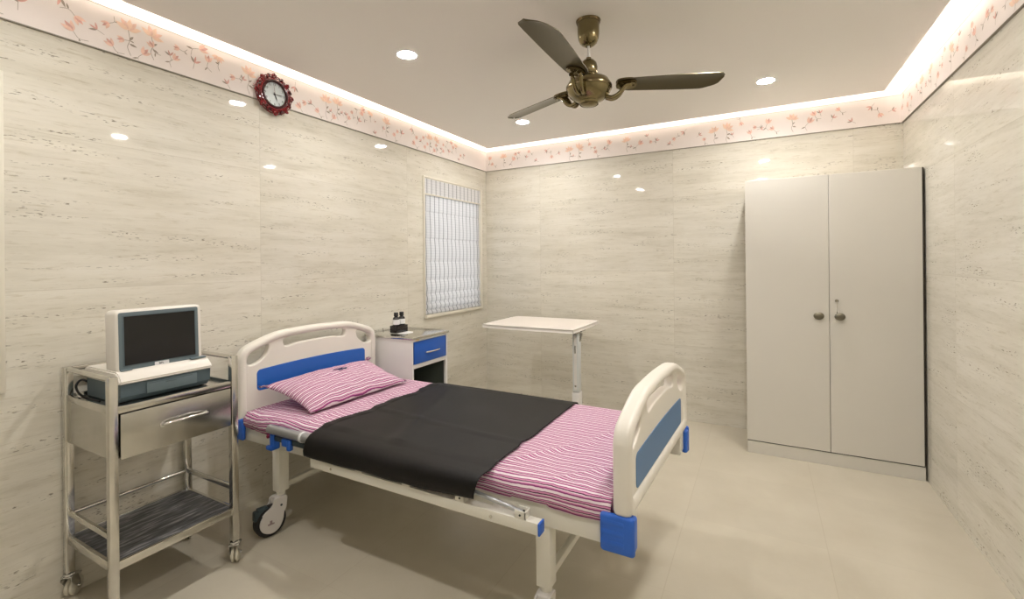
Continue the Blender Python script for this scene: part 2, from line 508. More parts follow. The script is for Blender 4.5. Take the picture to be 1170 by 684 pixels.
# the white band of wall above the border, inside the cove
bt = .012
def cove_wall(name, a, c):
    q = MB(); q.box(a, c); struct(name, q, 'cove')
cove_wall('trim_5', (0, YF, ZF1+.002), (.004, 0, ZT)); cove_wall('trim_6', (.004, -.004, ZF1+.002), (W-.004, 0, ZT))
cove_wall('trim_7', (W-.004, YF, ZF1+.002), (W, 0, ZT))

# floral paper border along the top of the walls
def flower(mb, to3, u, v, s, ang, kind):
    def P(a, r, du=0, dv=0): return (u+du+r*math.cos(a), v+dv+r*math.sin(a))
    lo, hi = ZF0+.004, ZF1-.004
    def put(pts, mat, d):
        pts = [(x, min(max(y, lo), hi)) for x, y in pts]
        uniq = []
        for p in pts:
            if not uniq or (abs(p[0]-uniq[-1][0])+abs(p[1]-uniq[-1][1])) > 1e-5: uniq.append(p)
        if len(uniq) < 3: return
        mb.flat([to3(x, y, d) for x, y in uniq], mat)
    def petal(a, L, w, mat, d, cx=u, cy=v):
        pts = []
        for t in (0, .25, .5, .75, 1, .75, .5, .25):
            i = len(pts); side = 1 if i <= 4 else -1
            ww = w*math.sin(PI*min(t, .999)**.8)*side if t not in (0, 1) else 0
            pts.append((cx+L*t*math.cos(a)-ww*math.sin(a), cy+L*t*math.sin(a)+ww*math.cos(a)))
        put(pts, mat, d)
    def stem(pts, w, mat='stem_brown'):
        pp = smooth_open([(x, y, 0) for x, y in pts], 5)
        L = [(p.x, p.y) for p in pp]
        for a, c in zip(L, L[1:]):
            dx, dy = c[0]-a[0], c[1]-a[1]; l = math.hypot(dx, dy) or 1; nx, ny = -dy/l*w, dx/l*w
            put([(a[0]+nx, a[1]+ny), (c[0]+nx, c[1]+ny), (c[0]-nx, c[1]-ny), (a[0]-nx, a[1]-ny)], mat, .0006)
    if kind == 'lily':
        mats = ['petal_pale', 'petal_peach', 'petal_pale', 'petal_peach', 'petal_pale']
        stem([(u, v), (u+.006*s, v-.5*s*.1), (u-.004*s, v-.09*s), (u+.01*s, v-.13*s)], .0012)
        petal(ang-1.7, .035*s, .006*s, 'stem_brown', .0007, u+.004*s, v-.07*s)
        petal(ang-.6, .03*s, .006*s, 'stem_brown', .0007, u+.004*s, v-.05*s)
        for k in range(5): petal(ang+(k-2)*.62+random.uniform(-.12, .12), .062*s, .013*s, mats[k], .0008+.0001*k)
        for k in range(3): stem([(u, v), P(ang+(k-1)*.3, .045*s)], .0006, 'petal_salmon')
    elif kind == 'bud':
        for k in range(3): petal(ang+(k-1)*.5, .045*s, .009*s, 'petal_salmon' if k == 1 else 'petal_peach', .0008+.0001*k)
        stem([(u, v), P(ang+PI, .03*s), P(ang+PI+.5, .055*s)], .001)
        petal(ang+PI-.5, .028*s, .004*s, 'stem_brown', .0007, *P(ang+PI, .03*s))
    else:
        stem([P(ang+PI, .03*s), (u, v), P(ang, .03*s)], .0009)
        for k, da in enumerate((-.9, .7, 0)):
            petal(ang+da, .034*s, .0048*s, 'stem_brown' if k % 2 else 'petal_salmon', .0008+.0001*k)
def border(name, to3, u0, u1, spots, skip=None):
    mb = MB()
    mb.prism([(u0, ZF0), (u1, ZF0), (u1, ZF1), (u0, ZF1)], to3, -bt, 0, mat='border')
    mb.prism([(u0, ZF0-.004), (u1, ZF0-.004), (u1, ZF0), (u0, ZF0)], to3, -bt, -.001, mat='border_edge')
    mb.prism([(u0, ZF1), (u1, ZF1), (u1, ZF1+.002), (u0, ZF1+.002)], to3, -bt, .001, mat='border_edge')
    for (u, v, kind, s, a) in spots: flower(mb, to3, u, v, s*.86, a, kind)
    for (u, v, kind, s, a) in spots[::2]: flower(mb, to3, u+.045, v+(.05 if v < 2.5 else -.055), s*.7, a+1.1, 'twig' if kind == 'lily' else 'bud')
    struct(name, mb, 'border')
L0 = [(-3.80, 2.53, 'lily', 1, 1.2), (-3.70, 2.45, 'bud', 1, 2), (-3.62, 2.49, 'twig', 1.4, 1.4), (-3.49, 2.565, 'twig', 1.3, 4.5), (-3.45, 2.435, 'bud', 1.2, 2.4),
      (-3.367, 2.487, 'twig', 1.1, 2.6), (-3.25, 2.54, 'lily', 1.05, 1.5), (-3.31, 2.44, 'bud', 1.0, 2.2), (-3.155, 2.54, 'lily', 1.0, 1.2), (-3.195, 2.435, 'bud', 1.1, 1.0),
      (-3.06, 2.465, 'bud', .95, .8), (-3.075, 2.48, 'twig', 1, 1.9), (-2.96, 2.482, 'twig', 1.3, 1.2), (-2.937, 2.571, 'bud', 1.3, .3), (-2.837, 2.575, 'lily', .7, 4.4),
      (-2.789, 2.43, 'twig', 1.1, 2), (-2.703, 2.482, 'twig', 1, 1.2)]
spots = []
for k in range(-2, 3):
    for (u, v, kd, s, a) in L0:
        uu = u+k*1.13
        if YF+.1 < uu < -.05: spots.append((uu, v+random.uniform(-.008, .008), kd, s, a+random.uniform(-.2, .2)))
border('trim_1', lambda u, v, d: (bt+d, u, v), YF, -.0005, spots)
B0 = [(.06, 2.52, 'bud', 1.2, 1.4), (.232, 2.529, 'lily', .9, 1.6), (.341, 2.485, 'bud', 1.3, .8), (.42, 2.55, 'twig', 1, 2), (.501, 2.498, 'twig', 1.1, 1.2),
      (.621, 2.454, 'twig', 1.1, 2.4), (.74, 2.547, 'twig', 1.2, 4), (.86, 2.50, 'twig', 1, .5), (.983, 2.51, 'lily', .95, 1.9), (1.077, 2.52, 'lily', 1.1, .9),
      (1.185, 2.565, 'bud', .9, 5), (1.259, 2.454, 'bud', 1, 2.2), (1.33, 2.49, 'twig', 1, .3)]
spots = []
for k in range(0, 3):
    for (u, v, kd, s, a) in B0:
        uu = u+k*1.32
        if uu < W-.06: spots.append((uu, v, kd, s, a+random.uniform(-.25, .25)))
border('trim_2', lambda u, v, d: (u, -bt-d, v), bt, W-bt, spots)
spots = [(-.08-.104*k+random.uniform(-.02, .02), random.uniform(2.43, 2.57), random.choice(['lily', 'bud', 'twig', 'bud']), random.uniform(.9, 1.2), random.uniform(.6, 2.6)) for k in range(48)]
border('trim_3', lambda u, v, d: (W-bt-d, u, v), YF, -.0005, spots)
border('trim_4', lambda u, v, d: (u, YF+bt+d, v), bt, W-bt, [])

# LED strips on the cut edges of the dropped ceiling, shining at the walls
def led(a, c, label):
    q = MB(); q.box(a, c, mat='led')
    cx = [(a[i]+c[i])/2 for i in range(3)]
    solo('led_strip', q, 'led', label, 'light strip', cx, 'cove light strips round the ceiling')
e = .008
led((OL+.001, YF+.09, ZC+.057), (OL+e, -OB-.02, ZC+.075), 'glowing warm white cove light strip above the floral border on the left wall')
led((OL+.02, -OB-e, ZC+.057), (W-OR-.02, -OB-.001, ZC+.075), 'glowing warm white cove light strip above the floral border on the back wall')
led((W-OR-e, YF+.09, ZC+.057), (W-OR-.001, -OB-.02, ZC+.075), 'glowing warm white cove light strip above the floral border on the right wall')

# downlights
def downlight(x, y, label):
    t = thing('ceiling_downlight', label, 'ceiling light', (x, y, ZC), 'round ceiling downlights')
    q = MB(); q.lathe([(.050, -.0005), (.062, -.0005), (.062, -.004), (.058, -.006), (.051, -.004), (.050, -.0005)], (x, y, ZC), 40); part('trim_ring', q, 'white_plastic', t)
    q = MB(); q.lathe([(0, -.0032), (.0495, -.0032), (.0495, -.001), (0, -.001)], (x, y, ZC), 40); part('diffuser', q, 'downlight', t)
DL = [(.834, -2.229, 'glowing round downlight in the ceiling nearest the wall clock'),
      (2.685, -.718, 'glowing round downlight in the ceiling in front of the wardrobe'),
      (.826, -.728, 'glowing round downlight in the ceiling behind the left tip of the fan'),
      (2.69, -2.229, 'glowing round downlight in the ceiling over the floor beside the bed foot'),
      (.834, -3.73, 'glowing round downlight in the ceiling before the window at the left edge'),
      (2.69, -3.73, 'glowing round downlight in the ceiling near the front end of the right wall')]
for d in DL: downlight(*d)

# ------------------------------------------------------------------ windows with roman blinds
def window(n, w, blabel):
    y0, y1, z0, z1 = w
    q = MB()      # slim cream surround on the face of the wall, lining inside the opening
    f = .016; p = .012
    q.box((-.10, y0-.004, z0-.016), (p, y0+f, z1+.004), .002, mat='trim_white'); q.box((-.10, y1-f, z0-.016), (p, y1+.004, z1+.004), .002, mat='trim_white')
    q.box((-.10, y0+f, z0-.018), (p+.006, y1-f, z0+.010), .002, mat='trim_white'); q.box((-.10, y0+f, z1-.010), (p-.002, y1-f, z1+.004), .002, mat='trim_white')
    fr = struct('window_%d' % n, q, 'trim_white')
    q = MB(); ym = (y0+y1)/2
    for a, c in (((-.10, y0+f, z0+.01), (-.065, y0+f+.04, z1-.01)), ((-.10, y1-f-.04, z0+.01), (-.065, y1-f, z1-.01)),
                 ((-.10, y0+f+.04, z0+.01), (-.065, y1-f-.04, z0+.05)), ((-.10, y0+f+.04, z1-.05), (-.065, y1-f-.04, z1-.01))):
        q.box(a, c, .004)
    struct('window_frame', q, 'white_plastic', parent=fr)
    q = MB(); q.box((-.086, y0+f+.03, z0+.04), (-.081, y1-f-.03, z1-.04)); struct('pane', q, 'glass', parent=fr)
    # the blind
    t = thing('roman_blind', blabel, 'window blind', (-.01, ym, z0), 'striped roman blinds on the left wall')
    ya, yb = y0+.024, y1-.022
    def cloth(name, za, zb, prof, ny, nz):
        bm = bmesh.new(); uvl = bm.loops.layers.uv.new('cloth'); g = []
        for j in range(nz+1):
            z = zb+(za-zb)*j/nz; row = []
            for i in range(ny+1):
                y = ya+(yb-ya)*i/ny
                row.append((bm.verts.new((prof(y, z), y, z)), (y-ya, z-za)))
            g.append(row)
        for j in range(nz):
            for i in range(ny):
                q4 = (g[j][i], g[j+1][i], g[j+1][i+1], g[j][i+1])
                fc = bm.faces.new([v for v, _ in q4]); fc.smooth = True
                for l, (_, uvc) in zip(fc.loops, q4): l[uvl].uv = uvc
        r = bmesh.ops.solidify(bm, geom=list(bm.faces), thickness=.0012)
        mb = MB(); mb.bm = bm
        return mb
    H = z1-z0
    def prof(y, z):
        t_ = (z-z0)/H     # 0 at the bottom
        per = .052+.13*max(0, t_-.12)
        x = -.014
        amp = .020*math.exp(-t_*2.6)
        zz = z-z0
        # soft folds gathered towards the foot of the blind
        folds = [0, .055, .115, .20, .33, .50, .70, .95, 1.3]
        for a_, c_ in zip(folds, folds[1:]):
            if a_ <= zz < c_:
                s_ = (zz-a_)/(c_-a_); x += amp*(math.sin(PI*s_)**.8) - .004*s_
        return x + .0015*sn(y*7, z*5, 2)
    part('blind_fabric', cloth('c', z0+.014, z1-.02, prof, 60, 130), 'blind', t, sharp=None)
    def vp(y, z): return .004
    v = MB(); v.box((-.0015, ya, z1-.150), (.0045, yb, z1-.0165))
    uvl = v.bm.loops.layers.uv.new('cloth')
    for fc in v.bm.faces:
        for l in fc.loops: l[uvl].uv = (l.vert.co.y-ya, l.vert.co.z-z0)
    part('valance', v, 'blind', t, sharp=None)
    q = MB(); q.box((-.008, ya, z1-.162), (.006, yb, z1-.150), .002); q.box((-.008, ya, z1-.016), (.005, yb, z1-.011)); part('valance_edge', q, 'trim_white', t)
    q = MB(); q.box((-.024, ya+.005, z0+.012), (-.004, yb-.005, z0+.022), .004); part('bottom_bar', q, 'trim_white', t)
    q = MB(); q.box((-.058, ya, z1-.055), (-.030, yb, z1-.014), .003); part('headrail', q, 'white_plastic', t)
window(1, WIN[0], 'white roman blind with thin grey stripes in the window near the room corner')
window(2, WIN[1], 'white roman blind at the left edge of the frame, before the trolley')

# ------------------------------------------------------------------ wardrobe
WX0, WX1, WY, WH = 2.546, 3.556, -.508, 1.992
t = thing('wardrobe', 'tall plain greige two-door wardrobe standing in the right back corner', 'wardrobe', ((WX0+WX1)/2, -.26, 0))
q = MB()
q.box((WX0, WY+.020, .10), (WX0+.018, -.006, WH)); q.box((WX1-.018, WY+.020, .10), (WX1, -.006, WH))
q.box((WX0+.018, WY+.020, WH-.018), (WX1-.018, -.006, WH)); q.box((WX0+.018, WY+.020, .10), (WX1-.018, -.006, .118))
q.box((WX0+.018, -.014, .118), (WX1-.018, -.006, WH-.018)); q.box((3.047, WY+.020, .118), (3.063, -.014, WH-.018))
part('carcass', q, 'wardrobe_side', t)
q = MB(); q.box((WX1-.006, WY+.004, .10), (WX1, WY+.0195, WH), mat='shadow_gap'); part('gap_shade_strip', q, 'shadow_gap', t, 'dark strip painting the shade in the gap beside the wall')  # dark strip paints the shadow line between wardrobe and wall
q = MB(); q.box((WX0+.002, WY+.004, .0005), (WX1-.002, WY+.022, .086), mat='wardrobe'); q.box((WX0+.002, WY+.022, .0005), (WX0+.02, -.006, .0995), mat='wardrobe')
q.box((WX1-.02, WY+.022, .0005), (WX1-.002, -.006, .0995), mat='wardrobe'); q.box((WX0+.002, WY+.012, .086), (WX1-.002, WY+.022, .0995), mat='shadow_gap')  # strip under the doors uses the same painted shade colour
part('plinth', q, 'wardrobe', t)
for s, (xa, xb, kx) in enumerate(((WX0, 3.0535, 2.991), (3.0565, WX1-.008, 3.110))):
    q = MB(); q.box((xa, WY, .094), (xb, WY+.0185, WH+.002), .0012, 1)
    d = part('door', q, 'wardrobe', t)
    q = MB()
    R = Matrix(((1, 0, 0, 0), (0, 0, -1, 0), (0, 1, 0, 0), (0, 0, 0, 1)))
    q.lathe([(0, 0), (.008, 0), (.007, .010), (.011, .014), (.017, .018), (.018, .023), (.014, .028), (.006, .030), (0, .030)], (kx, WY-.0005, 1.026), 28, M4=R.to_4x4())
    q.move(lambda c, kx=kx: (kx+(c.x-kx)*1.72, WY+(c.y-WY)*1.25, 1.026+(c.z-1.026)*1.40))
    part('knob', q, 'knob', d)
    if s:
        q = MB(); q.lathe([(0, 0), (.010, 0), (.0105, .004), (.006, .006), (0, .006)], (3.096, WY-.0005, 1.131), 24, mat='knob', M4=R.to_4x4())
        q.box((3.0945, WY-.024, 1.124), (3.0975, WY-.006, 1.138), .0008, mat='steel')
        part('lock', q, 'knob', d)
        q = MB(); q.tube([(3.096, WY-.022, 1.124), (3.0955, WY-.018, 1.10), (3.0985, WY-.014, 1.075), (3.097, WY-.012, 1.060)], .0013, 8)
        q.box((3.093, WY-.014, 1.046), (3.101, WY-.010, 1.062), .002)
        part('key', q, 'steel', d)

# ------------------------------------------------------------------ ceiling fan
FX, FY = 1.884, -2.065
t = thing('ceiling_fan', 'three-bladed antique brass ceiling fan hanging from the middle of the ceiling', 'ceiling fan', (FX, FY, ZC))
q = MB(); q.lathe([(0, 2.5070), (.014, 2.508), (.030, 2.513), (.043, 2.525), (.051, 2.545), (.0545, 2.57), (.055, 2.600), (.056, 2.622), (.058, 2.6352), (0, 2.6352)], (FX, FY, 0), 48, mat='brass')
q.lathe([(.0575, 2.622), (.0585, 2.6225), (.0625, 2.635), (.060, 2.635)], (FX, FY, 0), 48, mat='brass_dark')
part('canopy', q, 'brass', t)
q = MB(); q.cyl((FX, FY, 2.43), (FX, FY, 2.512), .0075, n=20, mat='rod'); q.cyl((FX-.012, FY-.004, 2.503), (FX+.012, FY+.004, 2.503), .004, n=10, mat='brass'); part('downrod', q, 'rod', t)
q = MB(); q.lathe([(0, 2.450), (.012, 2.450), (.014, 2.440), (.026, 2.436), (.040, 2.420), (.044, 2.400), (.044, 2.368), (.040, 2.362), (.046, 2.356)], (FX, FY, 0), 48, mat='brass')
q.lathe([(.050, 2.358), (.052, 2.352), (.050, 2.346), (.044, 2.346)], (FX, FY, 0), 48, mat='brass_dark')
part('motor_cap', q, 'brass', t)
q = MB(); q.lathe([(.044, 2.348), (.070, 2.346), (.098, 2.332), (.113, 2.306), (.113, 2.284), (.100, 2.258), (.078, 2.238), (.050, 2.226), (.046, 2.214), (.030, 2.206), (0, 2.203)], (FX, FY, 0), 56, mat='brass')
q.lathe([(.1135, 2.306), (.1155, 2.302), (.1155, 2.289), (.1135, 2.285)], (FX, FY, 0), 56, mat='brass_dark')
q.lathe([(.046, 2.2145), (.0475, 2.212), (.044, 2.2095)], (FX, FY, 0), 40, mat='brass_dark')
part('motor_housing', q, 'brass', t)
for ang, lift, ks, kw in ((-89.5, 2.2, 1.0, 1.08), (22.0, -.6, .955, 1.0), (156.0, 0, .99, 1.0)):
    A = math.radians(ang)
    m4 = Matrix.Translation((FX, FY, 2.312)) @ Matrix.Rotation(A, 4, 'Z') @ Matrix.Rotation(math.radians(-lift), 4, 'Y') @ Matrix.Rotation(math.radians(-11), 4, 'X')
    # blade outline: narrow shoulder, widening, swept pointed tip
    top = [(.140, .034), (.165, .050), (.20, .057), (.30, .062), (.42, .066), (.54, .068), (.585, .066), (.640, .040), (.660, .020)]
    bot = [(.668, -.052), (.655, -.068), (.60, -.068), (.44, -.064), (.30, -.058), (.20, -.052), (.165, -.046), (.140, -.032)]
    bl = MB(); nU = 40; bm = bmesh.new()
    top = [(.14+(x-.14)*ks, y*kw) for x, y in top]; bot = [(.14+(x-.14)*ks, y*kw) for x, y in bot]; XE = .14+.532*ks
    def edge_y(pts, x):
        for (a, c), (a2, c2) in zip(pts, pts[1:]):
            if a <= x <= a2: return c+(c2-c)*(x-a)/(a2-a)
        return pts[-1][1] if x > pts[-1][0] else pts[0][1]
    tlist = top+[(XE, -.030)]; blist = list(reversed(bot))+[(XE, -.046)]
    g = []
    for i in range(nU+1):
        x = .140+(XE-.140)*i/nU; hp, hn = edge_y(tlist, x), -edge_y(blist, x)
        row = []
        for j in range(9):
            s_ = j/8; y = -hn+(hp+hn)*s_
            row.append((x, y, .006*(1-(2*s_-1)**2)-.003))
        g.append(row)
    def skin(dz, flip):
        vv = [[bm.verts.new(m4 @ Vector((x, y, z+dz))) for x, y, z in r] for r in g]
        for i in range(nU):
            for j in range(8):
                fc = (vv[i][j], vv[i+1][j], vv[i+1][j+1], vv[i][j+1])
                bm.faces.new(fc if not flip else tuple(reversed(fc))).smooth = True
        return vv
    U = skin(.0015, False); D = skin(-.0015, True)
    edge = [(i, 0) for i in range(nU+1)]+[(nU, j) for j in range(1, 9)]+[(i, 8) for i in range(nU-1, -1, -1)]+[(0, j) for j in range(7, 0, -1)]
    for k in range(len(edge)):
        a, c = edge[k], edge[(k+1) % len(edge)]
        try: bm.faces.new((U[a[0]][a[1]], D[a[0]][a[1]], D[c[0]][c[1]], U[c[0]][c[1]]))
        except ValueError: pass
    bmesh.ops.recalc_face_normals(bm, faces=bm.faces)
    bl.bm = bm
    B = part('blade', bl, 'blade', t)
    # cast bracket: two arms rising from the hub to a shaped clamp plate
    br = MB()
    mm = Matrix.Translation((FX, FY, 2.312)) @ Matrix.Rotation(A, 4, 'Z')
    def tb(pts, r, mat):
        br.tube([mm @ Vector(p) for p in smooth_open(pts, 6)], r, 10, mat=mat)
    tb([(.085, .004, -.068), (.118, .008, -.074), (.150, .012, -.056), (.178, .018, -.018), (.205, .022, -.010)], .0105, 'brass')
    tb([(.085, -.012, -.066), (.115, -.018, -.074), (.150, -.022, -.056), (.178, -.022, -.020), (.205, -.020, -.014)], .0105, 'brass')
    clamp = smooth_closed([(.145, -.030), (.18, -.042), (.225, -.036), (.238, 0), (.225, .036), (.18, .042), (.145, .030), (.135, 0)], 5)
    br.prism(clamp, lambda u, v, d: m4 @ Vector((u, v, d)), -.008, -.0018, mat='brass_dark', smooth=False)
    br.prism([(x*.9+.02, y*.75) for x, y in clamp], lambda u, v, d: m4 @ Vector((u, v, d)), -.013, -.008, mat='brass', smooth=False)
    for sx, sy in ((.18, .018), (.18, -.018), (.22, 0)): br.cyl(m4 @ Vector((sx, sy, -.016)), m4 @ Vector((sx, sy, -.012)), .005, n=12, mat='brass_dark')
    clamp2 = [(x, y*.9) for x, y in clamp]
    br.prism(clamp2, lambda u, v, d: m4 @ Vector((u, v, d)), .0048, .010, mat='brass_dark', smooth=False)
    part('blade_bracket', br, 'brass', B)

# ------------------------------------------------------------------ wall clock
CY, CZ, CX = -2.514, 2.457, .0135
t = thing('wall_clock', 'round wall clock in a carved wine red baroque frame over the floral border', 'clock', (CX, CY, CZ))
q = MB()
P4 = plane_x(CX, CY, CZ)
def ring(mb, r, rad, zoff, mat, n=48):
    mb.tube([P4 @ Vector((r*math.cos(2*PI*k/n), r*math.sin(2*PI*k/n), zoff)) for k in range(n)], rad, 10, mat=mat, closed=True)
ring(q, .079, .0085, .022, 'wine_dark'); ring(q, .090, .0075, .017, 'wine'); ring(q, .103, .0055, .012, 'wine'); ring(q, .117, .003, .010, 'wine')
for k in range(16):          # scrolls and leaves
    a = 2*PI*k/16
    c = Vector((math.cos(a), math.sin(a), 0)); tg = Vector((-math.sin(a), math.cos(a), 0))
    big = k % 2 == 0
    R0 = .108 if big else .103
    pts = []
    for j in range(12):
        th = j/11*PI*1.75; rr = (.017 if big else .012)*(1-.55*j/11)
        pts.append(P4 @ (c*(R0+rr*math.cos(th)) + tg*(rr*math.sin(th)*(1 if k % 4 < 2 else -1)) + Vector((0, 0, .016+.004*math.sin(th)))))
    q.tube(pts, [.0066*(1-.45*j/11) for j in range(12)], 8, mat='wine')
    pts = [P4 @ (c*(.090+.034*s_/5) + tg*(.010*math.sin(s_*1.2)) + Vector((0, 0, .014+.006*math.sin(s_/5*PI)))) for s_ in range(6)]
    q.tube(pts, [.006, .0075, .006, .0075, .005, .002], 8, mat='wine' if big else 'wine_dark')
    tt = bmesh.new(); bmesh.ops.create_icosphere(tt, subdivisions=2, radius=.0065 if big else .005)
    bmesh.ops.transform(tt, matrix=Matrix.Translation(P4 @ (c*(.121 if big else .117)+Vector((0, 0, .014)))), verts=tt.verts); q.add(tt, 'wine', True)
part('frame', q, 'wine', t)
q = MB(); q.lathe([(0, .002), (.080, .002), (.080, .0155), (0, .0155)], (0, 0, 0), 56, M4=P4); part('dial', q, 'dial', t)
q = MB()
for h in range(1, 13):
    a = PI/2-h*PI/6
    q.mesh(text_mesh(str(h), .019, .0003), P4 @ Matrix.Translation((.060*math.cos(a), .060*math.sin(a), .0161)), 'ink', False)
for h in range(60):
    a = h*PI/30; l = .0035 if h % 5 else .006
    m4 = P4 @ Matrix.Rotation(a, 4, 'Z')
    q.box((.071-l, -.0005, .0157), (.071, .0005, .0161), mat='ink', M4=m4)
part('numerals', q, 'ink', t)
def hand(name, ang, L, w, z, mat='ink'):
    q = MB(); m4 = P4 @ Matrix.Rotation(ang, 4, 'Z')
    q.prism([(-.012, -w*.6), (L*.6, -w), (L, 0), (L*.6, w), (-.012, w*.6)], lambda u, v, d: m4 @ Vector((u, v, d)), z, z+.0008, mat=mat)
    part(name, q, mat, t)
hand('minute_hand', math.radians(3), .054, .0022, .0195); hand('hour_hand', math.radians(-68), .044, .0034, .0180); hand('second_hand', math.radians(98), .052, .0007, .0210, 'wine')
q = MB(); q.cyl(P4 @ Vector((0, 0, .0156)), P4 @ Vector((0, 0, .0225)), .0045, n=16); part('hub', q, 'ink', t)

# ------------------------------------------------------------------ bed
BY0, BY1 = -2.78, -1.84     # frame sides
t = thing('hospital_bed', 'cream steel hospital bed with blue panelled head and foot boards on casters', 'bed', (1.2, -2.31, 0))
bed = t
q = MB()
for y in (BY0, BY1-.04):     # side rails
    q.box((.115, y, .450), (2.190, y+.04, .535), .004)
for x in (.115, 2.150): q.box((x, BY0+.04, .450), (x+.04, BY1-.04, .535), .004)
for x in (.40, .92, 1.42, 1.94): q.box((x-.02, BY0+.04, .462), (x+.02, BY1-.04, .502), .003)
part('frame', q, 'cream', t)
for x0_, x1_ in ((.16, .72), (.73, 1.06), (1.07, 1.50), (1.51, 2.145)):
    q = MB(); q.box((x0_, BY0+.045, .505), (x1_, BY1-.045, .530), .004); part('deck_panel', q, 'cream', t)
for (lx, ly) in ((.384, BY0+.036), (1.930, BY0+.036), (.384, BY1-.036), (1.930, BY1-.036)):
    q = MB(); q.box((lx-.029, ly-.029, .216), (lx+.029, ly+.029, .4495), .004); q.cyl((lx, ly, .196), (lx, ly, .2165), .022, n=20)
    part('leg', q, 'cream', t)
for lx in (.384, 1.930):
    q = MB(); q.box((lx-.015, BY0+.066, .222), (lx+.015, BY1-.066, .252), .004); part('cross_bar', q, 'cream', t)
# casters
def bed_caster(lx, ly, rot, brake):
    c = part('caster', MB(), 'caster_white', t) if False else None
    m4 = Matrix.Translation((lx, ly, 0)) @ Matrix.Rotation(rot, 4, 'Z')
    q = MB(); wc = (-.058, 0, .0785)
    # smooth white shell: disc covers both sides of the wheel plus the swivel neck
    for s in (-1, 1):
        sh = smooth_closed([(.018, .190), (.019, .150), (.012, .105), (.006, .070), (-.014, .032), (-.045, .014), (-.078, .017), (-.108, .038), (-.122, .072), (-.115, .108), (-.092, .134), (-.066, .150), (-.052, .165), (-.044, .190)], 5)
        sh = [(-.058+(x+.058)*.90, .0785+(z-.0785)*.90) if z < .12 else (x, z) for x, z in sh]; me = curve_mesh([sh], .005, .0035, 2)
        R = m4 @ Matrix.Translation((0, s*.0245, 0)) @ Matrix(((1, 0, 0, 0), (0, 0, -1, 0), (0, 1, 0, 0), (0, 0, 0, 1)))
        q.mesh(me, R)
    q.box((-.040, -.026, .150), (.019, .026, .1955), .008, 3, M4=m4)
    c = part('caster', q, 'caster_white', t)
    q = MB(); q.lathe([(.028, -.018), (.074, -.0175), (.0775, -.014), (.0785, 0), (.0775, .014), (.074, .0175), (.028, .018), (.028, -.018)], (0, 0, 0), 44, mat='dark',
                      M4=m4 @ Matrix.Translation(wc) @ Matrix.Rotation(PI/2, 4, 'X'))
    part('tyre', q, 'dark', c)
    q = MB()
    q.box((-.120, -.017, .135), (-.070, .017, .160), .006, 3, M4=m4); q.box((-.138, -.0175, .100), (-.104, .0175, .152), .009, 3, M4=m4)
    part('brake_pedal', q, 'pedal', c)
    q = MB(); q.cyl(m4 @ Vector((-.010, -.0305, .150)), m4 @ Vector((-.010, .0305, .150)), .006, n=16, mat='pedal')
    part('pivot_bolt', q, 'pedal', c)
    q = MB(); q.box((-.078, -.0302, .066), (-.046, -.0294, .074), mat='sticker_grey', M4=m4); q.box((-.068, -.0302, .0738), (-.056, -.0294, .088), mat='sticker_grey', M4=m4); part('marking', q, 'sticker_grey', c)
bed_caster(.384, BY0+.036, 1.35, True); bed_caster(.384, BY1-.036, .5, True); bed_caster(1.930, BY0+.036, 1.6, True); bed_caster(1.930, BY1-.036, .3, True)

# moulded end boards (outline in y/z, standing on x planes, set very slightly askew)
YC = -2.32
def inset(pts, d):
    A = sum(a[0]*c[1]-c[0]*a[1] for a, c in zip(pts, pts[1:]+pts[:1])); sg = 1 if A > 0 else -1
    out = []; n = len(pts)
    for i in range(n):
        p, a, c = pts[i], pts[i-1], pts[(i+1) % n]
        dx, dy = c[0]-a[0], c[1]-a[1]; l = math.hypot(dx, dy) or 1
        q_ = (p[0]-dy/l*d*sg, p[1]+dx/l*d*sg)
        if not out or math.hypot(q_[0]-out[-1][0], q_[1]-out[-1][1]) > .004: out.append(q_)
    # drop points that the inset folded back at tight corners
    res = [p for p in out if min(seg_d(p, a, c) for a, c in zip(pts, pts[1:]+pts[:1])) > d*.97]
    return res
def seg_d(p, a, c):
    vx, vy = c[0]-a[0], c[1]-a[1]; L = vx*vx+vy*vy or 1e-9
    t_ = max(0, min(1, ((p[0]-a[0])*vx+(p[1]-a[1])*vy)/L))
    return math.hypot(p[0]-a[0]-t_*vx, p[1]-a[1]-t_*vy)
def ring_hole(prof, zb):
    h = [p for p in inset(prof, .044) if p[1] > zb+.12]     # arch runs from the +y side over to the -y side
    x0, x1 = h[-1][0], h[0][0]
    return h+[(x0, zb+.066), (x0+.014, zb+.052), (x1-.014, zb+.052), (x1, zb+.066)]
def end_board(name, xf, zb, top, prof, holes, panel, k, panel_mat, inner_hole):
    q = MB(); q.mesh(curve_mesh([prof, ring_hole(prof, zb)], .032, .020, 4), plane_x(xf, YC, 0))
    q.mesh(curve_mesh([[(y*.985, min(z, 9)-.005*(z > zb+.1)) for y, z in prof]]+holes, .020, .008, 3), plane_x(xf, YC, 0))
    q.move(lambda c: (c.x+k*(c.y-BY0), c.y, c.z))
    o = part(name, q, 'abs_cream', t, sharp=None)
    q = MB(); q.mesh(curve_mesh([panel], .0225, .002, 2), plane_x(xf, YC, 0)); q.move(lambda c: (c.x+k*(c.y-BY0), c.y, c.z))
    part('panel_insert', q, panel_mat, o, sharp=None)
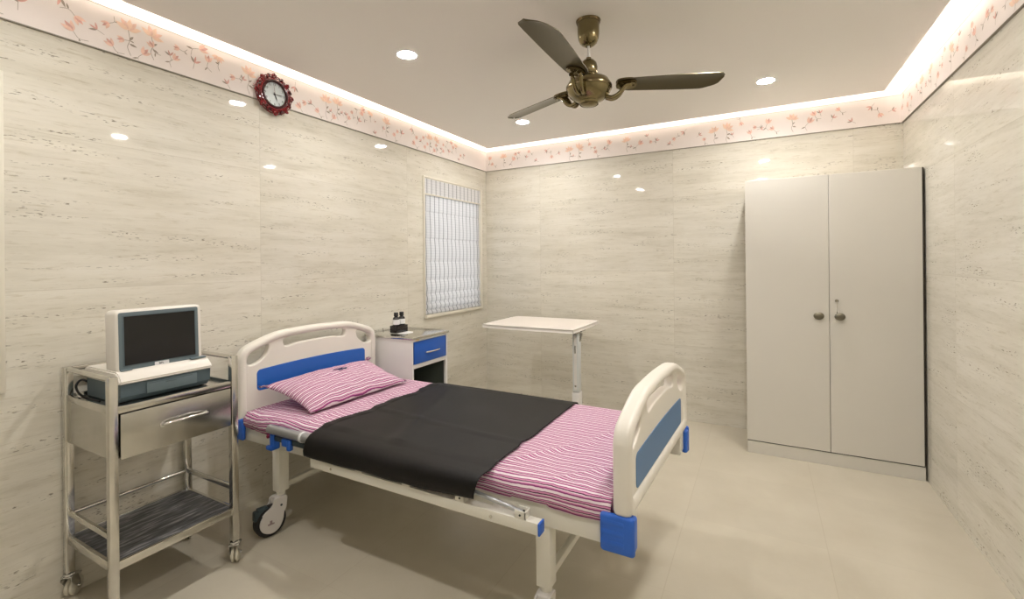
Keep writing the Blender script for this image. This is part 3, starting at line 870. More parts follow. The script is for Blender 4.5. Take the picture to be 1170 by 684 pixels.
def arch(zb, zs, zp, w=.488, r=.022):
    tp = [(w, zs-.10), (w, zs-.06), (w-.004, zs-.02), (w-.03, zs+.022), (w-.09, zs+.052), (.26, zp-.010), (.13, zp), (0, zp+.003), (-.13, zp), (-.26, zp-.010),
          (-w+.09, zs+.052), (-w+.03, zs+.022), (-w+.004, zs-.02), (-w, zs-.06), (-w, zs-.10)]
    out = [(p.x, p.y) for p in smooth_open([(a, c, 0) for a, c in tp], 5)]
    for cx, a0 in ((-w+r, PI), (w-r, 1.5*PI)):
        for j in range(7):
            a = a0+PI/2*j/6; out.append((cx+r*math.cos(a), zb+r+r*math.sin(a)))
    return out
def holes_for(zs, zp):
    side = lambda s: smooth_closed([(s*.448, zs-.045), (s*.436, zs-.005), (s*.405, zs+.020), (s*.345, zs+.036), (s*.315, zs+.022), (s*.330, zs-.028), (s*.378, zs-.064), (s*.425, zs-.072)], 5)
    mid = smooth_closed([(-.225, zp-.080), (-.215, zp-.055), (-.12, zp-.042), (0, zp-.040), (.12, zp-.042), (.215, zp-.055), (.225, zp-.080), (.205, zp-.103), (.12, zp-.092), (0, zp-.090), (-.12, zp-.092), (-.205, zp-.103)], 5)
    return [side(-1), side(1), mid]
# head board
def panel_poly(y, za, zb_, zm):
    p = rrect(-y, za, y, zb_, .022)
    return [(a, c+(zm-zb_)*(1-(a/y)**2) if c > (za+zb_)/2 else c) for a, c in p[:7]] + [(y*(1-2*j/12)*.94, zb_+(zm-zb_)*(1-((1-2*j/12)*.94)**2)) for j in range(1, 12)] + [(a, c+(zm-zb_)*(1-(a/y)**2) if c > (za+zb_)/2 else c) for a, c in p[7:]]
end_board('headboard', .106, .545, 1.03, arch(.545, .925, 1.028), holes_for(.925, 1.030), panel_poly(.388, .70, .818, .830), .042, 'blue_panel', arch(.600, .885, .985, .462))
end_board('footboard', 2.234, .565, .945, arch(.565, .840, .948), holes_for(.848, .948), panel_poly(.385, .622, .745, .755), .045, 'blue_dull', arch(.612, .790, .887, .462))
# sockets that carry the boards, and the blue corner bumpers
q = MB()
for xa in (.075, 2.192):
    k = .030 if xa < 1 else .045
    for ya, yb in ((BY0-.004, BY0+.09), (BY1-.12, BY1+.004)):
        dx = k*((ya+yb)/2-BY0)
        q = MB(); q.box((xa+dx, ya, .468), (xa+.062+dx, yb, .560), .004); part('board_socket', q, 'cream', t)
for xa, xb in ((.055, .155), (2.158, 2.275)):
    for sgn, y in ((-1, BY0), (1, BY1)):
        k = 0 if sgn < 0 else (.030 if xa < 1 else .040)
        q = MB()
        m0 = (xa+k, min(y+sgn*.006, y+sgn*.030), .442 if xa > 1 else .455); m1 = (xb+k, max(y+sgn*.006, y+sgn*.030), .572)
        q.box(m0, m1, .014, 4)
        if xa > 1: q.box((xb+k-.030, min(y-sgn*.03, y+sgn*.024), m0[2]+.006), (xb+k-.002, max(y-sgn*.03, y+sgn*.024), .560), .010, 3)
        for i in range(3):
            zz = m0[2]+.026+i*.034; q.box((m0[0]+.004, min(y+sgn*.026, y+sgn*.0315), zz), (m1[0]-.034, max(y+sgn*.026, y+sgn*.0315), zz+.018), .003, 2)
        part('corner_bumper', q, 'blue_bumper', t)
# collapsed side guard on the near side
q = MB(); GY = -2.838
q.box((.765, GY-.020, .458), (1.950, GY+.020, .500), .003, mat='cream')
for bx_ in (.90, 1.081, 1.351, 1.619, 1.880):
    q.box((bx_-.022, GY-.019, .500), (bx_+.022, GY-.015, .528), .001, mat='cream'); q.box((bx_-.022, GY+.015, .500), (bx_+.022, GY+.019, .528), .001, mat='cream')
    q.box((bx_+.018, GY-.019, .500), (bx_+.022, GY+.019, .526), mat='cream')
for sx in (.907, 1.759):
    q.cyl((sx, GY-.0225, .479), (sx, GY-.0195, .479), .0065, n=14, mat='steel'); q.box((sx-.02, GY+.020, .465), (sx+.02, BY0-.0005, .495), mat='cream')
g = part('guard_rail', q, 'cream', t, 'folded cream guard rail along the near side')
for xe_ in (1.9505,):
    q = MB(); q.box((xe_, GY-.021, .457), (xe_+.0075, GY+.021, .501), .002); part('end_cap', q, 'blue_bumper', g)
for bx_ in (1.081, 1.351, 1.619, 1.880):
    q = MB()
    q.tube([(bx_, GY, .514), (bx_-.06, GY, .524), (bx_-.24, GY, .547), (bx_-.27, GY, .556)], .0085, 10, mat='grey_tube')
    q.cyl((bx_, GY-.021, .513), (bx_, GY+.021, .513), .004, n=10, mat='dark')
    part('link_bar', q, 'grey_tube', g)
q = MB(); q.cyl((.436, GY, .580), (1.62, GY, .575), .0225, n=22, mat='grey_tube')
q.cyl((.684, GY, .5795), (.696, GY, .5795), .0255, n=22, mat='label_white'); q.box((.47, GY-.004, .525), (.70, GY+.012, .552), .004, mat='pedal')
part('top_rail', q, 'grey_tube', g)
q = MB()
q.box((.400, GY+.012, .548), (.465, GY+.034, .562), .003); q.box((.447, GY-.012, .478), (.477, GY+.030, .560), .007, 3); q.box((.430, GY-.020, .478), (.477, GY-.002, .500), .005)
L = part('rail_latch', q, 'abs_blue', g); q = MB(); q.box((.540, GY-.012, .512), (.600, GY+.034, .552), .007, 3); q.box((.585, GY-.018, .500), (.612, GY+.006, .552), .006, 3)
part('rail_latch', q, 'abs_blue', g)
q = MB(); q.cyl((.421, GY-.004, .537), (.421, GY+.028, .537), .009, n=16); part('release_knob', q, 'lock_red', L)

# ------------------------------------------------------------------ mattress, sheet, black cloth, pillow
def cloth_grid(nu, nv, fn, uvfn, thick=.0015):
    bm = bmesh.new(); uvl = bm.loops.layers.uv.new('cloth')
    V = [[bm.verts.new(fn(i/nu, j/nv)) for j in range(nv+1)] for i in range(nu+1)]
    for i in range(nu):
        for j in range(nv):
            idx = ((i, j), (i+1, j), (i+1, j+1), (i, j+1))
            f = bm.faces.new([V[a][c] for a, c in idx]); f.smooth = True
            for l, (a, c) in zip(f.loops, idx): l[uvl].uv = uvfn(a/nu, c/nv)
    bmesh.ops.recalc_face_normals(bm, faces=bm.faces)
    if sum(f.normal.z for f in bm.faces) < 0: bmesh.ops.reverse_faces(bm, faces=bm.faces)
    if thick: bmesh.ops.solidify(bm, geom=list(bm.faces), thickness=thick)
    mb = MB(); mb.bm = bm
    return mb
MX0, MX1, MY0, MY1, MZ0, MZ1 = .165, 2.172, -2.770, -1.850, .536, .607
q = MB(); q.box((MX0, MY0, MZ0), (MX1, MY1, MZ1), .02, 3)
solo('mattress', q, 'dev_white', 'thin foam mattress covered by the pink striped sheet on the bed', 'mattress', (1.17, -2.31, MZ0))
# sheet: top plus sides; v runs over the near side, the top, the far side
SW = .075
path = []     # (y, z, arc length)
def sheet_path():
    pts = [(-2.786, .528), (-2.790, .548), (-2.792, .575), (-2.786, .598), (-2.770, .611), (-2.74, .614)]
    n = 44
    for k in range(1, n): pts.append((-2.74+(.86)*k/n, .614))
    pts += [(-1.86, .613), (-1.842, .602), (-1.836, .580), (-1.835, .545)]
    out = []; s = 0
    for i, p in enumerate(pts):
        if i: s += math.hypot(p[0]-pts[i-1][0], p[1]-pts[i-1][1])
        out.append((p[0], p[1], s))
    return out
path = sheet_path(); NV = len(path)-1
NU = 150
def sheet_pt(u, v):
    j = int(round(v*NV)); y, z, s = path[j]
    x = .156+(2.193-.156)*u
    top = -2.76 < y < -1.86
    side = z < .606 and y < -2.5
    if top:
        z += .0035*sn(x*6, y*4, 1)+.0020*sn(x*19, y*13, 4)
        # ruck lines crossing the bed near the foot and beside the pillow
        for (xa, ya, xb, yb, a_) in ((1.80, -2.60, 2.12, -2.05, .005), (1.72, -2.70, 1.98, -2.35, .004), (.62, -2.75, .66, -1.9, .005), (1.95, -2.76, 2.18, -2.50, .005)):
            dx, dy = xb-xa, yb-ya; tt = max(0, min(1, ((x-xa)*dx+(y-ya)*dy)/(dx*dx+dy*dy)))
            d = math.hypot(x-xa-dx*tt, y-ya-dy*tt); z += a_*math.exp(-(d/.014)**2)
    elif side:
        bulge = .010*abs(sn(x*5, z*20, 2))+.006*sn(x*2.2+z*30, 7)
        if x < .45: bulge += .010*abs(math.sin(x*70+z*40))
        y -= max(0, bulge)*(1.0 if z > .54 else .6)
        if z < .535: z += -.004+.010*sn(x*4, 3)+(.008 if 1.8 < x < 1.95 else 0)
    if u > .985 or u < .015:
        z -= .003 if (top or z > .6) else 0
    return (x, y, z)
q = cloth_grid(NU, NV, sheet_pt, lambda u, v: ((2.036)*u, path[int(round(v*NV))][2]+.010*sn(u*9, v*6)), .002)
# folded ends of the sheet at foot and head
for xe, sg in ((2.1940, 1), (.1555, -1)):
    bm = q.bm; uvl = bm.loops.layers.uv.active; n = 60; prev = None
    for k in range(n+1):
        y = -2.784+(-1.840+2.784)*k/n; xx = xe+sg*.002*math.sin(k*2.1)
        cur = (bm.verts.new((xx, y, .609)), bm.verts.new((xx, y, .532)), y)
        if prev:
            f = bm.faces.new((prev[0], prev[1], cur[1], cur[0]))
            for l, uvc in zip(f.loops, ((.60, prev[2]), (.53, prev[2]), (.53, cur[2]), (.60, cur[2]))): l[uvl].uv = uvc
        prev = cur
sheet = solo('bed_sheet', q, 'sheet', 'pink, white and maroon striped sheet stretched over the bed mattress', 'bed sheet', (1.17, -2.31, .53), sharp=None)

# black rubber cloth
prof = []
def add_p(y, z): prof.append((y, z))
for p in [(-2.868, .510), (-2.872, .522), (-2.877, .540), (-2.876, .570), (-2.868, .592), (-2.850, .607), (-2.825, .614), (-2.79, .618)]: add_p(*p)
n = 46
for k in range(1, n+1): add_p(-2.79+(.95-.04)*k/n, .6205)
for p in [(-1.86, .6205), (-1.838, .616), (-1.824, .600), (-1.819, .575), (-1.818, .545)]: add_p(*p)
NB = len(prof)-1
arc = [0]
for a_, c_ in zip(prof, prof[1:]): arc.append(arc[-1]+math.hypot(c_[0]-a_[0], c_[1]-a_[1]))
def black_pt(u, v):
    j = int(round(v*NB)); y, z = prof[j]; s = arc[j]
    head = .738+.028*min(1, s/.8)+.010*sn(s*6, 1)+.010*math.sin(s*17)*(.4+.6*(s > .4))+(-.012 if s > .9 else 0)
    foot = 1.722+.004*sn(s*8, 5)-(.030 if s < .16 else 0)*(1-s/.16)-(.008 if abs(s-.45) < .03 else 0)
    x = head+(foot-head)*u
    nearw = max(0, 1-s/.16)
    if s > .20 and s < 1.07:
        z += .0045+.0035*sn(x*3.2, y*2.6, 8)+.0018*sn(x*9+y*6, y*3, 3)
        # crease running across, flat fold marks, and a broad ruck in the middle
        z += .004*math.exp(-((y+2.47-.04*math.sin(x*3))/.012)**2)+.006*math.exp(-((x-.98+.35*(y+2.1))/.05)**2)
        if u < .04: z += .004*abs(math.sin(s*26))
    else:
        y -= .006*abs(sn(x*4.5, s*5, 2))*(1 if s < .5 else -1)
    if s < .008: z = .510+.006*sn(x*3)+.022*max(0, (x-1.25)/.45)
    elif s < .16: z += .02*max(0, (x-1.25)/.45)*(1-s/.16)
    return (x, y, z)
q = cloth_grid(130, NB, black_pt, lambda u, v: (u, v), .0016)
solo('rubber_draw_sheet', q, 'blackcloth', 'black waterproof cloth laid across the middle of the bed over the striped sheet', 'cloth', (1.2, -2.31, .62), sharp=None)

# pillow: four corner points from the photograph, filled with a soft bulge
C00 = Vector((.555, -2.690, .632)); C01 = Vector((.565, -1.960, .632))      # front near, front far
C10 = Vector((.193, -2.715, .735)); C11 = Vector((.200, -1.945, .735))      # back (against the board)
def pil(u, v, side):
    # u across the depth (front 0 -> back 1), v along the length
    p = C00.lerp(C01, v).lerp(C10.lerp(C11, v), u)
    # edges pulled in between the corners
    du = (2*u-1); dv = (2*v-1)
    p.x += (C10.x-C00.x)*0.0
    pin = .030
    p += Vector((-(1 if u < .5 else -1)*0, 0, 0))
    ex = (1-dv*dv)*du*pin*.5; ey = (1-du*du)*dv*pin
    p.x += ex*.5 + 0; p.y -= ey*1.0
    bul = (max(0, 1-abs(du)**2.6)*max(0, 1-abs(dv)**3.2))**.55
    n = Vector((.27, 0, .96))
    h = .062*bul if side > 0 else -.030*bul
    if side > 0: h += bul*(.006*sn(u*4, v*7, 2)+.004*sn(u*9+v*3, v*16, 5))
    else: h -= 0
    q_ = p+n*h
    q_.z = max(q_.z, .6275)
    return q_
bm = bmesh.new(); uvl = bm.loops.layers.uv.new('cloth'); NUp, NVp = 34, 60
for side in (1, -1):
    V = [[bm.verts.new(pil(i/NUp, j/NVp, side)) for j in range(NVp+1)] for i in range(NUp+1)]
    for i in range(NUp):
        for j in range(NVp):
            idx = ((i, j), (i+1, j), (i+1, j+1), (i, j+1))
            f = bm.faces.new([V[a][c] for a, c in idx]); f.smooth = True
            for l, (a, c) in zip(f.loops, idx): l[uvl].uv = (c/NVp*.76, a/NUp*.42+.006*sn(c*.12, a*.2))
bmesh.ops.remove_doubles(bm, verts=bm.verts, dist=.0004)
bmesh.ops.recalc_face_normals(bm, faces=bm.faces)
q = MB(); q.bm = bm
pw = thing('pillow', 'pink and maroon striped pillow leaning on the headboard', 'pillow', (.38, -2.32, .63))
me_p = part('pillowcase', q, 'pillowcase', pw, sharp=None)
# pinched ears at the two back corners and front corners
q = MB()
bm = bmesh.new(); uvl = bm.loops.layers.uv.new('cloth')
def ear(c, d, w, L):
    c = Vector(c); d = Vector(d).normalized(); s_ = Vector((0, 0, 1)).cross(d).normalized()
    up = d.cross(s_)
    rows = []
    for i in range(5):
        tt = i/4; r = []
        for j in range(5):
            k = (j/4-.5)*2
            r.append(bm.verts.new(c+d*L*tt+s_*w*k*(.45+.55*tt)+up*(-.0)+Vector((0, 0, .006*math.cos(k*4+i)))))
        rows.append(r)
    for i in range(4):
        for j in range(4):
            f = bm.faces.new((rows[i][j], rows[i+1][j], rows[i+1][j+1], rows[i][j+1])); f.smooth = True
            for l, uvc in zip(f.loops, ((i*.01, j*.012), (i*.01+.01, j*.012), (i*.01+.01, j*.012+.012), (i*.01, j*.012+.012))): l[uvl].uv = uvc
for k, args in enumerate((((.205, -2.695, .738), (-.1, -1, -.05), .022, .040), ((.210, -1.965, .740), (-.1, 1, .25), .026, .045), ((.548, -1.975, .634), (.5, 1, .0), .020, .030))):
    if k: q = MB(); bm = bmesh.new(); uvl = bm.loops.layers.uv.new('cloth')
    ear(*args); bmesh.ops.solidify(bm, geom=list(bm.faces), thickness=.003)
    q.bm = bm; part('corner_flap', q, 'pillowcase', me_p, sharp=None)
# small stitched sprig on the pillow
q = MB()
def onp(u, v): p = pil(u, v, 1); return p+Vector((.0010, 0, .0032))
def sprig(u0, v0, us, vs, r):
    q.tube([onp(u0+(us)*k/6, v0+vs*k/6+.006*math.sin(k)) for k in range(7)], r, 6)
sprig(.66, .50, .02, .10, .0018); sprig(.69, .47, -.06, .05, .0022); sprig(.62, .53, .07, .02, .0028); sprig(.70, .56, -.07, .03, .0025); sprig(.67, .60, .05, .03, .0020); sprig(.62, .50, .00, .05, .0022)
part('stitched_motif', q, 'ink_blue', me_p, 'navy stitched sprig')

# ------------------------------------------------------------------ bedside cabinet
KX0, KX1, KY0, KY1, KZ = .030, .480, -1.795, -1.385, .888
t = thing('bedside_cabinet', 'white metal bedside cabinet with a blue drawer standing beyond the bed head', 'bedside cabinet', ((KX0+KX1)/2, (KY0+KY1)/2, 0))
q = MB(); s_ = .010
q.box((KX0, KY0, .09), (KX1, KY0+s_, KZ-.018), .001, mat='cab_white'); q.box((KX0, KY1-s_, .09), (KX1, KY1, KZ-.018), .001, mat='cab_white')
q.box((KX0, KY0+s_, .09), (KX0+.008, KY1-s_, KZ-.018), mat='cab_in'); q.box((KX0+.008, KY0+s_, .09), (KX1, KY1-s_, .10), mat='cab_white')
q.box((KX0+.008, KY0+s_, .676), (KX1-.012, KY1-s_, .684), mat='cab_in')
q.box((KX1-.012, KY0+s_, .664), (KX1, KY1-s_, .692), .001, mat='cab_white'); q.box((KX1-.012, KY0+s_, .855), (KX1, KY1-s_, KZ-.018), .001, mat='cab_white')
q.box((KX1-.02, KY1-s_-.012, .10), (KX1, KY1-s_, .664), .001, mat='cab_white'); q.box((KX1-.02, KY0+s_, .10), (KX1, KY0+s_+.004, .664), .001, mat='cab_white')
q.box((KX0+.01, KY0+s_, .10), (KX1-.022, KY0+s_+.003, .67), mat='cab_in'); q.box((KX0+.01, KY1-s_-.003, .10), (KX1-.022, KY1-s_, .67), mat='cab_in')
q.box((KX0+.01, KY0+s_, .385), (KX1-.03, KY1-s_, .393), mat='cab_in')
part('body', q, 'cab_white', t)
q = MB(); q.box((KX0-.010, KY0-.006, KZ-.0175), (KX1+.012, KY1+.012, KZ), .003); part('top', q, 'steel', t, 'stainless steel top')
q = MB(); q.box((KX1-.010, KY0+.020, .695), (KX1+.004, KY1-.022, .852), .002); d = part('drawer', q, 'abs_blue', t, 'blue drawer front')
q = MB(); q.tube(smooth_open([(KX1+.004, -1.655, .765), (KX1+.020, -1.648, .765), (KX1+.026, -1.60, .765), (KX1+.026, -1.56, .765), (KX1+.020, -1.512, .765), (KX1+.004, -1.505, .765)], 6), .006, 12); part('handle', q, 'chrome', d)
q = MB(); q.box((KX1, KY0+.035, .858), (KX1+.0006, KY0+.075, .867)); part('sticker', q, 'yellow', t, 'small yellow sticker')
for x_, y_ in ((KX0+.03, KY0+.03), (KX1-.03, KY0+.03), (KX0+.03, KY1-.03), (KX1-.03, KY1-.03)):
    q = MB(); q.cyl((x_, y_, .0005), (x_, y_, .03), .016, .018, n=18, mat='dark'); q.box((x_-.014, y_-.014, .03), (x_+.014, y_+.014, .0895), .002, mat='cab_white'); part('foot', q, 'cab_white', t)
# bottles in a black caddy on a small white tray
cx_, cy_ = .232, -1.655
q = MB(); q.mesh(curve_mesh([rrect(-.075, -.055, .085, .055, .02)], .003, .0015, 2), Matrix.Translation((cx_+.012, cy_+.005, KZ+.0035)))
solo('tray', q, 'label_white', 'small flat white tray under the black bottle caddy on the bedside cabinet', 'tray', (cx_, cy_, KZ))
q = MB(); z_ = KZ+.007
q.box((cx_-.034, cy_-.060, z_), (cx_+.034, cy_+.060, z_+.004), .002)
for a, c in (((-.034, -.060), (-.030, .060)), ((.030, -.060), (.034, .060)), ((-.030, -.060), (.030, -.056)), ((-.030, .056), (.030, .060)), ((-.030, -.002), (.030, .002))):
    q.box((cx_+a[0], cy_+a[1], z_+.004), (cx_+c[0], cy_+c[1], z_+.052), .001)
solo('bottle_caddy', q, 'bottle', 'low black caddy holding two bottles on the bedside cabinet', 'caddy', (cx_, cy_, z_))
for k, (dy, lab) in enumerate(((-.030, 'black capped bottle with a white label, left one in the black caddy'), (.030, 'black capped bottle with a white label, right one in the black caddy'))):
    c = (cx_, cy_+dy, z_+.0045)
    t = thing('bottle', lab, 'bottle', c, 'bottles in the black caddy')
    q = MB(); q.lathe([(0, 0), (.023, 0), (.025, .003), (.025, .098), (.021, .108), (.013, .113), (.013, .118), (0, .118)], c, 28); part('bottle_body', q, 'bottle', t)
    q = MB(); q.lathe([(0, .1185), (.0165, .1185), (.017, .121), (.0165, .142), (.015, .145), (0, .145)], c, 24); part('cap', q, 'ink', t)
    q = MB(); q.lathe([(.0252, .056), (.0256, .056), (.0256, .094), (.0252, .094)], c, 28, mat='label_white')
    part('label', q, 'label_white', t)

# ------------------------------------------------------------------ overbed table
TX0, TX1, TY0, TY1, TZ = .62, 1.408, -1.075, -.475, .905
t = thing('overbed_table', 'white overbed table with one side column standing before the back wall', 'table', (1.0, -.8, 0))
top = smooth_closed([(TX0+.03, TY0), ((TX0+TX1)/2, TY0-.010), (TX1-.03, TY0), (TX1-.004, TY0+.02), (TX1, (TY0+TY1)/2), (TX1-.004, TY1-.02), (TX1-.03, TY1), ((TX0+TX1)/2, TY1+.010), (TX0+.03, TY1), (TX0+.004, TY1-.02), (TX0, (TY0+TY1)/2), (TX0+.004, TY0+.02)], 6)
q = MB(); q.mesh(curve_mesh([top], .014, .010, 4), Matrix.Translation((0, 0, TZ-.014)), 'table_edge')
cxm, cym = (TX0+TX1)/2, (TY0+TY1)/2
q.mesh(curve_mesh([[(cxm+(x-cxm)*.96, cym+(y-cym)*.94) for x, y in top]], .0012), Matrix.Translation((0, 0, TZ+.0005)), 'table_top', False)
part('tabletop', q, 'table_top', t, sharp=None)
q = MB(); q.box((1.345, -.930, .40), (1.392, -.862, .855), .004, mat='col_grey'); q.box((1.340, -.935, .045), (1.397, -.857, .395), .004, mat='cab_white')
q.box((1.3575, -.9325, .42), (1.380, -.9300, .83), .001, mat='cab_white')
q.box((1.365, -.9345, .70), (1.372, -.9320, .76), mat='steel_dull'); q.box((1.362, -.9345, .44), (1.376, -.9320, .452), mat='steel_dull')
part('column', q, 'col_grey', t)
q = MB(); q.box((1.20, -.915, .856), (1.405, -.877, .8765), .003); q.box((1.33, -1.0, .862), (1.405, -.79, .8765), .002)
q.prism([(1.392, .855), (1.392, .79), (1.400, .79), (1.415, .84), (1.415, .855)], lambda u, v, d: (u, d, v), -.905, -.887); part('bracket', q, 'steel_dull', t)
q = MB(); q.box((1.34, -1.19, .040), (1.397, -.60, .075), .006); q.box((.70, -1.19, .045), (1.34, -1.14, .075), .006); q.box((.70, -.65, .045), (1.34, -.60, .075), .006); part('base', q, 'cab_white', t)
for x_, y_ in ((.73, -1.165), (.73, -.625), (1.37, -1.165), (1.37, -.625)):
    q = MB(); q.cyl((x_, y_-.010, .0205), (x_, y_+.010, .0205), .020, n=20, mat='dark'); q.box((x_-.012, y_-.014, .030), (x_+.012, y_+.014, .0455), .003, mat='steel_dull'); part('caster', q, 'dark', t)

# ------------------------------------------------------------------ trolley
TCX, TCY, hx, hy = .234, -3.254, .2025, .232
t = thing('instrument_trolley', 'stainless steel two-tier trolley with a drawer standing left of the bed', 'trolley', (TCX, TCY, 0))
ps = .015
PO = [(TCX+hx, TCY-hy), (TCX+hx, TCY+hy), (TCX-hx, TCY-hy), (TCX-hx, TCY+hy)]
for (x_, y_) in PO:
    q = MB(); q.box((x_-ps, y_-ps, .110), (x_+ps, y_+ps, .987), .0025); part('post', q, 'steel', t)
q = MB(); r_ = .0105
q.cyl((TCX-hx+ps, PO[0][1], .978), (TCX+hx-ps, PO[0][1], .978), r_, n=16); q.cyl((TCX-hx+ps, PO[1][1], .978), (TCX+hx-ps, PO[1][1], .978), r_, n=16)
q.cyl((TCX-hx, TCY-hy+ps, .978), (TCX-hx, TCY+hy-ps, .978), r_, n=16); part('top_rail', q, 'steel', t)
q = MB(); r_ = .0085
q.box((TCX-hx+ps, PO[0][1]-.004, .352), (TCX+hx-ps, PO[0][1]+.010, .374), .003); q.box((TCX-hx+ps, PO[1][1]-.010, .352), (TCX+hx-ps, PO[1][1]+.004, .374), .003)
q.cyl((TCX-hx, TCY-hy+ps, .360), (TCX-hx, TCY+hy-ps, .360), r_, n=16); part('lower_rail', q, 'steel', t)
q = MB()      # top tray with rim
q.box((TCX-hx+.004, TCY-hy+.004, .848), (TCX+hx-.004, TCY+hy-.004, .856), mat='steel_dull')
q.box((TCX+hx-.003, TCY-hy+ps, .842), (TCX+hx+.011, TCY+hy-ps, .870), .003, mat='steel'); q.box((TCX-hx-.010, TCY-hy+ps, .842), (TCX-hx+.003, TCY+hy-ps, .870), .003, mat='steel')
for y_ in (PO[0][1], PO[1][1]): q.box((TCX-hx+ps, y_-.008, .842), (TCX+hx-ps, y_+.008, .870), .003, mat='steel')
part('top_tray', q, 'steel_dull', t)
q = MB()
q.box((TCX-hx+ps, TCY-hy-.004, .668), (TCX+hx-ps, TCY-hy+.0, .8415), mat='steel_dull'); q.box((TCX-hx+ps, TCY+hy, .668), (TCX+hx-ps, TCY+hy+.004, .8415), mat='steel_dull')
q.box((TCX-hx-.004, TCY-hy+ps, .668), (TCX-hx, TCY+hy-ps, .8415), mat='steel_dull'); q.box((TCX-hx+.002, TCY-hy+.002, .664), (TCX+hx-.004, TCY+hy-.002, .668), mat='steel_dull')
part('drawer_case', q, 'steel_dull', t)
q = MB(); q.box((TCX+hx-.002, TCY-hy+ps+.006, .662), (TCX+hx+.014, TCY+hy-ps-.004, .838), .003); q.box((TCX-hx+.02, TCY-hy+.03, .680), (TCX+hx-.002, TCY+hy-.03, .684)); dr = part('drawer', q, 'steel_dull', t)
hx1 = TCX+hx+.014
q = MB(); q.tube(smooth_open([(hx1, -3.322, .757), (hx1+.014, -3.318, .759), (hx1+.026, -3.295, .763), (hx1+.030, -3.235, .765), (hx1+.026, -3.175, .763), (hx1+.014, -3.152, .759), (hx1, -3.148, .757)], 6), .0055, 12)
q.cyl((hx1, -3.322, .757), (hx1+.004, -3.322, .757), .011, n=18); q.cyl((hx1, -3.148, .757), (hx1+.004, -3.148, .757), .011, n=18); part('handle', q, 'chrome', dr)
q = MB()
q.box((TCX-hx+.004, TCY-hy+.004, .262), (TCX+hx-.004, TCY+hy-.004, .266), mat='shelf')
q.box((TCX+hx-.004, TCY-hy+ps, .236), (TCX+hx+.008, TCY+hy-ps, .270), .002, mat='steel'); q.box((TCX-hx-.008, TCY-hy+ps, .236), (TCX-hx+.004, TCY+hy-ps, .270), .002, mat='steel')
for y_ in (PO[0][1], PO[1][1]): q.box((TCX-hx+ps, y_-.008, .236), (TCX+hx-ps, y_+.006, .270), .002, mat='steel')
part('shelf', q, 'shelf', t, 'dark scratched lower shelf')
for (x_, y_), rot in zip(PO, (-.5, -.75, -.9, -.4)):
    m4 = Matrix.Translation((x_, y_, 0)) @ Matrix.Rotation(rot, 4, 'Z')
    q = MB()
    q.lathe([(0, .100), (.020, .100), (.022, .104), (.020, .1095), (0, .1095)], (x_, y_, 0), 24)
    for s in (-1, 1):
        q.prism([(-.016, .100), (.018, .100), (.020, .080), (-.018, .030), (-.034, .030), (-.030, .060)], lambda u, v, d: m4 @ Vector((u, d, v)), s*.0195, s*.0215)
    q.box((-.018, -.0215, .093), (.020, .0215, .0995), .003, M4=m4)
    q.cyl(m4 @ Vector((-.024, -.026, .0375)), m4 @ Vector((-.024, .026, .0375)), .006, n=12)
    q.box((-.040, -.023, .086), (-.014, .023, .094), .003, M4=m4)
    c = part('caster', q, 'chrome', t)
    q = MB()
    for s in (-1, 1):
        q.lathe([(0, -.0075), (.030, -.0075), (.0365, -.004), (.0372, 0), (.0365, .004), (.030, .0075), (0, .0075)], (0, 0, 0), 30, M4=m4 @ Matrix.Translation((-.024, s*.0095, .0377)) @ Matrix.Rotation(PI/2, 4, 'X'))
    part('wheel', q, 'caster_cream', c)

# ------------------------------------------------------------------ portable monitor on the trolley
t = thing('patient_monitor', 'white and slate portable monitor with a dark flip-up screen on the steel trolley', 'medical monitor', (.22, -3.26, .857))
DY0, DY1 = -3.440, -3.085
q = MB()
low = [(.070, .860), (.345, .860), (.372, .885), (.376, .935), (.070, .935)]
q.prism(low, lambda u, v, d: (u, d, v), DY0+.006, DY1-.006, mat='dev_teal')
for x_ in (.10, .33):
    for y_ in (DY0+.03, DY1-.03): q.cyl((x_, y_, .8565), (x_, y_, .8605), .010, n=14, mat='dark')
b1 = bmesh.ops
base = part('base', q, 'dev_teal', t, 'slate teal lower casing')
q = MB()
up = [(.055, .9355), (.378, .9355), (.384, .944), (.380, .955), (.345, .985), (.070, .985), (.055, .970)]
tmp = MB(); tmp.prism(up, lambda u, v, d: (u, d, v), DY0, DY1)
bmesh.ops.bevel(tmp.bm, geom=list(tmp.bm.edges), offset=.006, segments=2, affect='EDGES')
for f in tmp.bm.faces: f.smooth = True
part('upper_casing', tmp, 'dev_white', t)
q = MB(); q.box((.372, -3.345, .882), (.3785, -3.150, .928), .0015, mat='dev_teal2'); q.box((.3782, -3.338, .922), (.3795, -3.170, .926), mat='dev_teal'); q.box((.3782, -3.275, .9135), (.3805, -3.235, .920), .001, mat='dev_teal')
q.box((.3740, -3.430, .930), (.3780, -3.095, .934), mat='dev_teal')
part('front_hatch', q, 'dev_teal2', base)
# screen lid
tilt = Matrix.Translation((.286, 0, .986)) @ Matrix.Rotation(math.radians(-2), 4, 'Y') @ Matrix.Translation((-.286, 0, -.986))
q = MB()
me = curve_mesh([rrect(DY0+.008, .972, DY1-.018, 1.232, .020)], .047, .010, 3)
q.mesh(me, tilt @ Matrix(((0, 0, 1, .286), (1, 0, 0, 0), (0, 1, 0, 0), (0, 0, 0, 1))))
lid = part('screen_housing', q, 'dev_white', t, sharp=None)
def lidbox(y0, z0, y1, z1, x0, x1, mat, r=.008):
    q = MB(); q.mesh(curve_mesh([rrect(y0, z0, y1, z1, r)], (x1-x0)/2, .0008, 1), tilt @ Matrix(((0, 0, 1, (x0+x1)/2), (1, 0, 0, 0), (0, 1, 0, 0), (0, 0, 0, 1))), mat, False); return q
part('bezel', lidbox(DY0+.018, .984, DY1-.034, 1.222, .333, .3355, 'dev_teal2'), 'dev_teal2', lid, 'slate teal bezel')
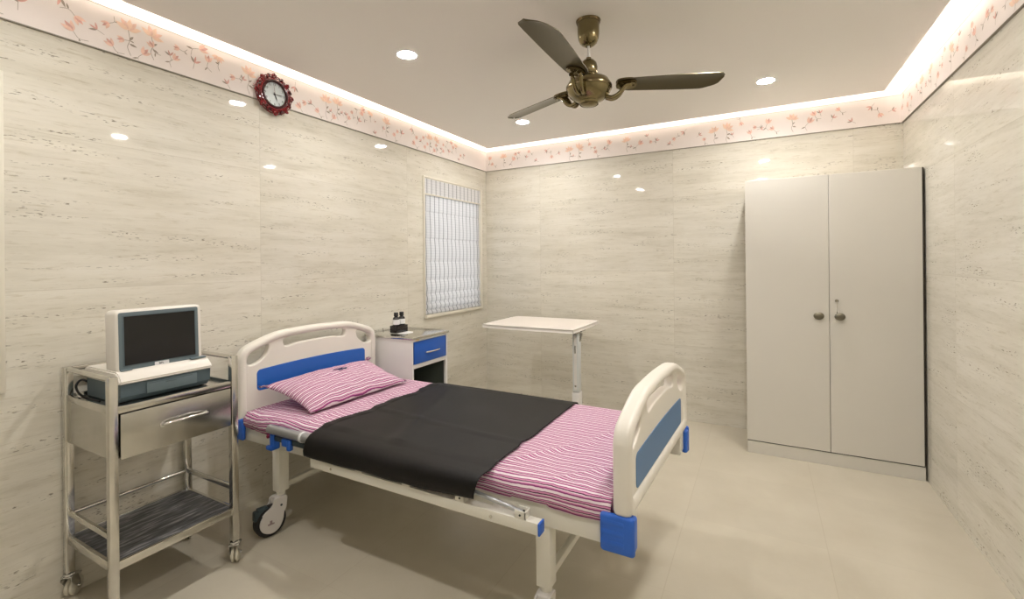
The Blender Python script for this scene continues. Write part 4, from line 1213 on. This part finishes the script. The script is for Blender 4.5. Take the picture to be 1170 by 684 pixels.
q = lidbox(DY0+.030, .998, DY1-.044, 1.210, .3355, .3365, 'dev_teal', .003)
part('inner_bezel', q, 'dev_teal', lid)
part('display', lidbox(DY0+.036, 1.003, DY1-.049, 1.205, .3365, .3373, 'screen', .002), 'screen', lid, 'dark glossy display')
q = MB(); q.box((.3365, -3.298, .983), (.3385, -3.243, .999), .0008, 1, mat='label_white', M4=tilt)
q.mesh(text_mesh('BPL', .0125, .0004), tilt @ plane_x(.3389, -3.273, .991), 'ink', False)
part('badge', q, 'label_white', lid, 'small white badge with black letters')
q = MB(); q.box((.300, DY1-.075, .984), (.352, DY1-.010, .992), .003); part('hinge', q, 'dev_teal2', t); q = MB(); q.box((.300, DY0+.02, .984), (.345, DY0+.06, .990), .003); part('hinge', q, 'dev_teal2', t)
q = MB(); q.tube(smooth_open([(.075, -3.420, .905), (.050, -3.444, .925), (.045, -3.462, .905), (.075, -3.466, .880), (.12, -3.464, .866), (.19, -3.462, .8635), (.26, -3.460, .8635)], 8), .0045, 10)
part('power_cord', q, 'ink', t)

# ------------------------------------------------------------------ world, camera
w = bpy.data.worlds.new('daylight'); SC.world = w; w.use_nodes = True
bg = w.node_tree.nodes['Background']; bg.inputs['Color'].default_value = (1.0, .985, .96, 1); bg.inputs['Strength'].default_value = 1.0

F = 527.018; YAW = .49518; ROLL = .009695; PY = 298.48; CAM = Vector((2.6462, -4.3162, 1.42))
fw = Vector((-math.sin(YAW), math.cos(YAW), 0)); rt = Vector((math.cos(YAW), math.sin(YAW), 0)); upv = Vector((0, 0, 1))
r2 = rt*math.cos(ROLL)-upv*math.sin(ROLL); u2 = rt*math.sin(ROLL)+upv*math.cos(ROLL)
cd = bpy.data.cameras.new('camera'); cd.sensor_width = 36; cd.sensor_fit = 'HORIZONTAL'; cd.lens = F/1170*36
cd.shift_y = -(342-PY)/1170; cd.clip_start = .02
co = bpy.data.objects.new('camera', cd); COL.objects.link(co)
mw = Matrix.Identity(4)
for i in range(3): mw[i][0] = r2[i]; mw[i][1] = u2[i]; mw[i][2] = -fw[i]; mw[i][3] = CAM[i]
co.matrix_world = mw
SC.camera = co
vs = SC.view_settings
vs.view_transform = 'Standard'; vs.look = 'None'; vs.gamma = 1; vs.exposure = 1.58; vs.use_curve_mapping = False
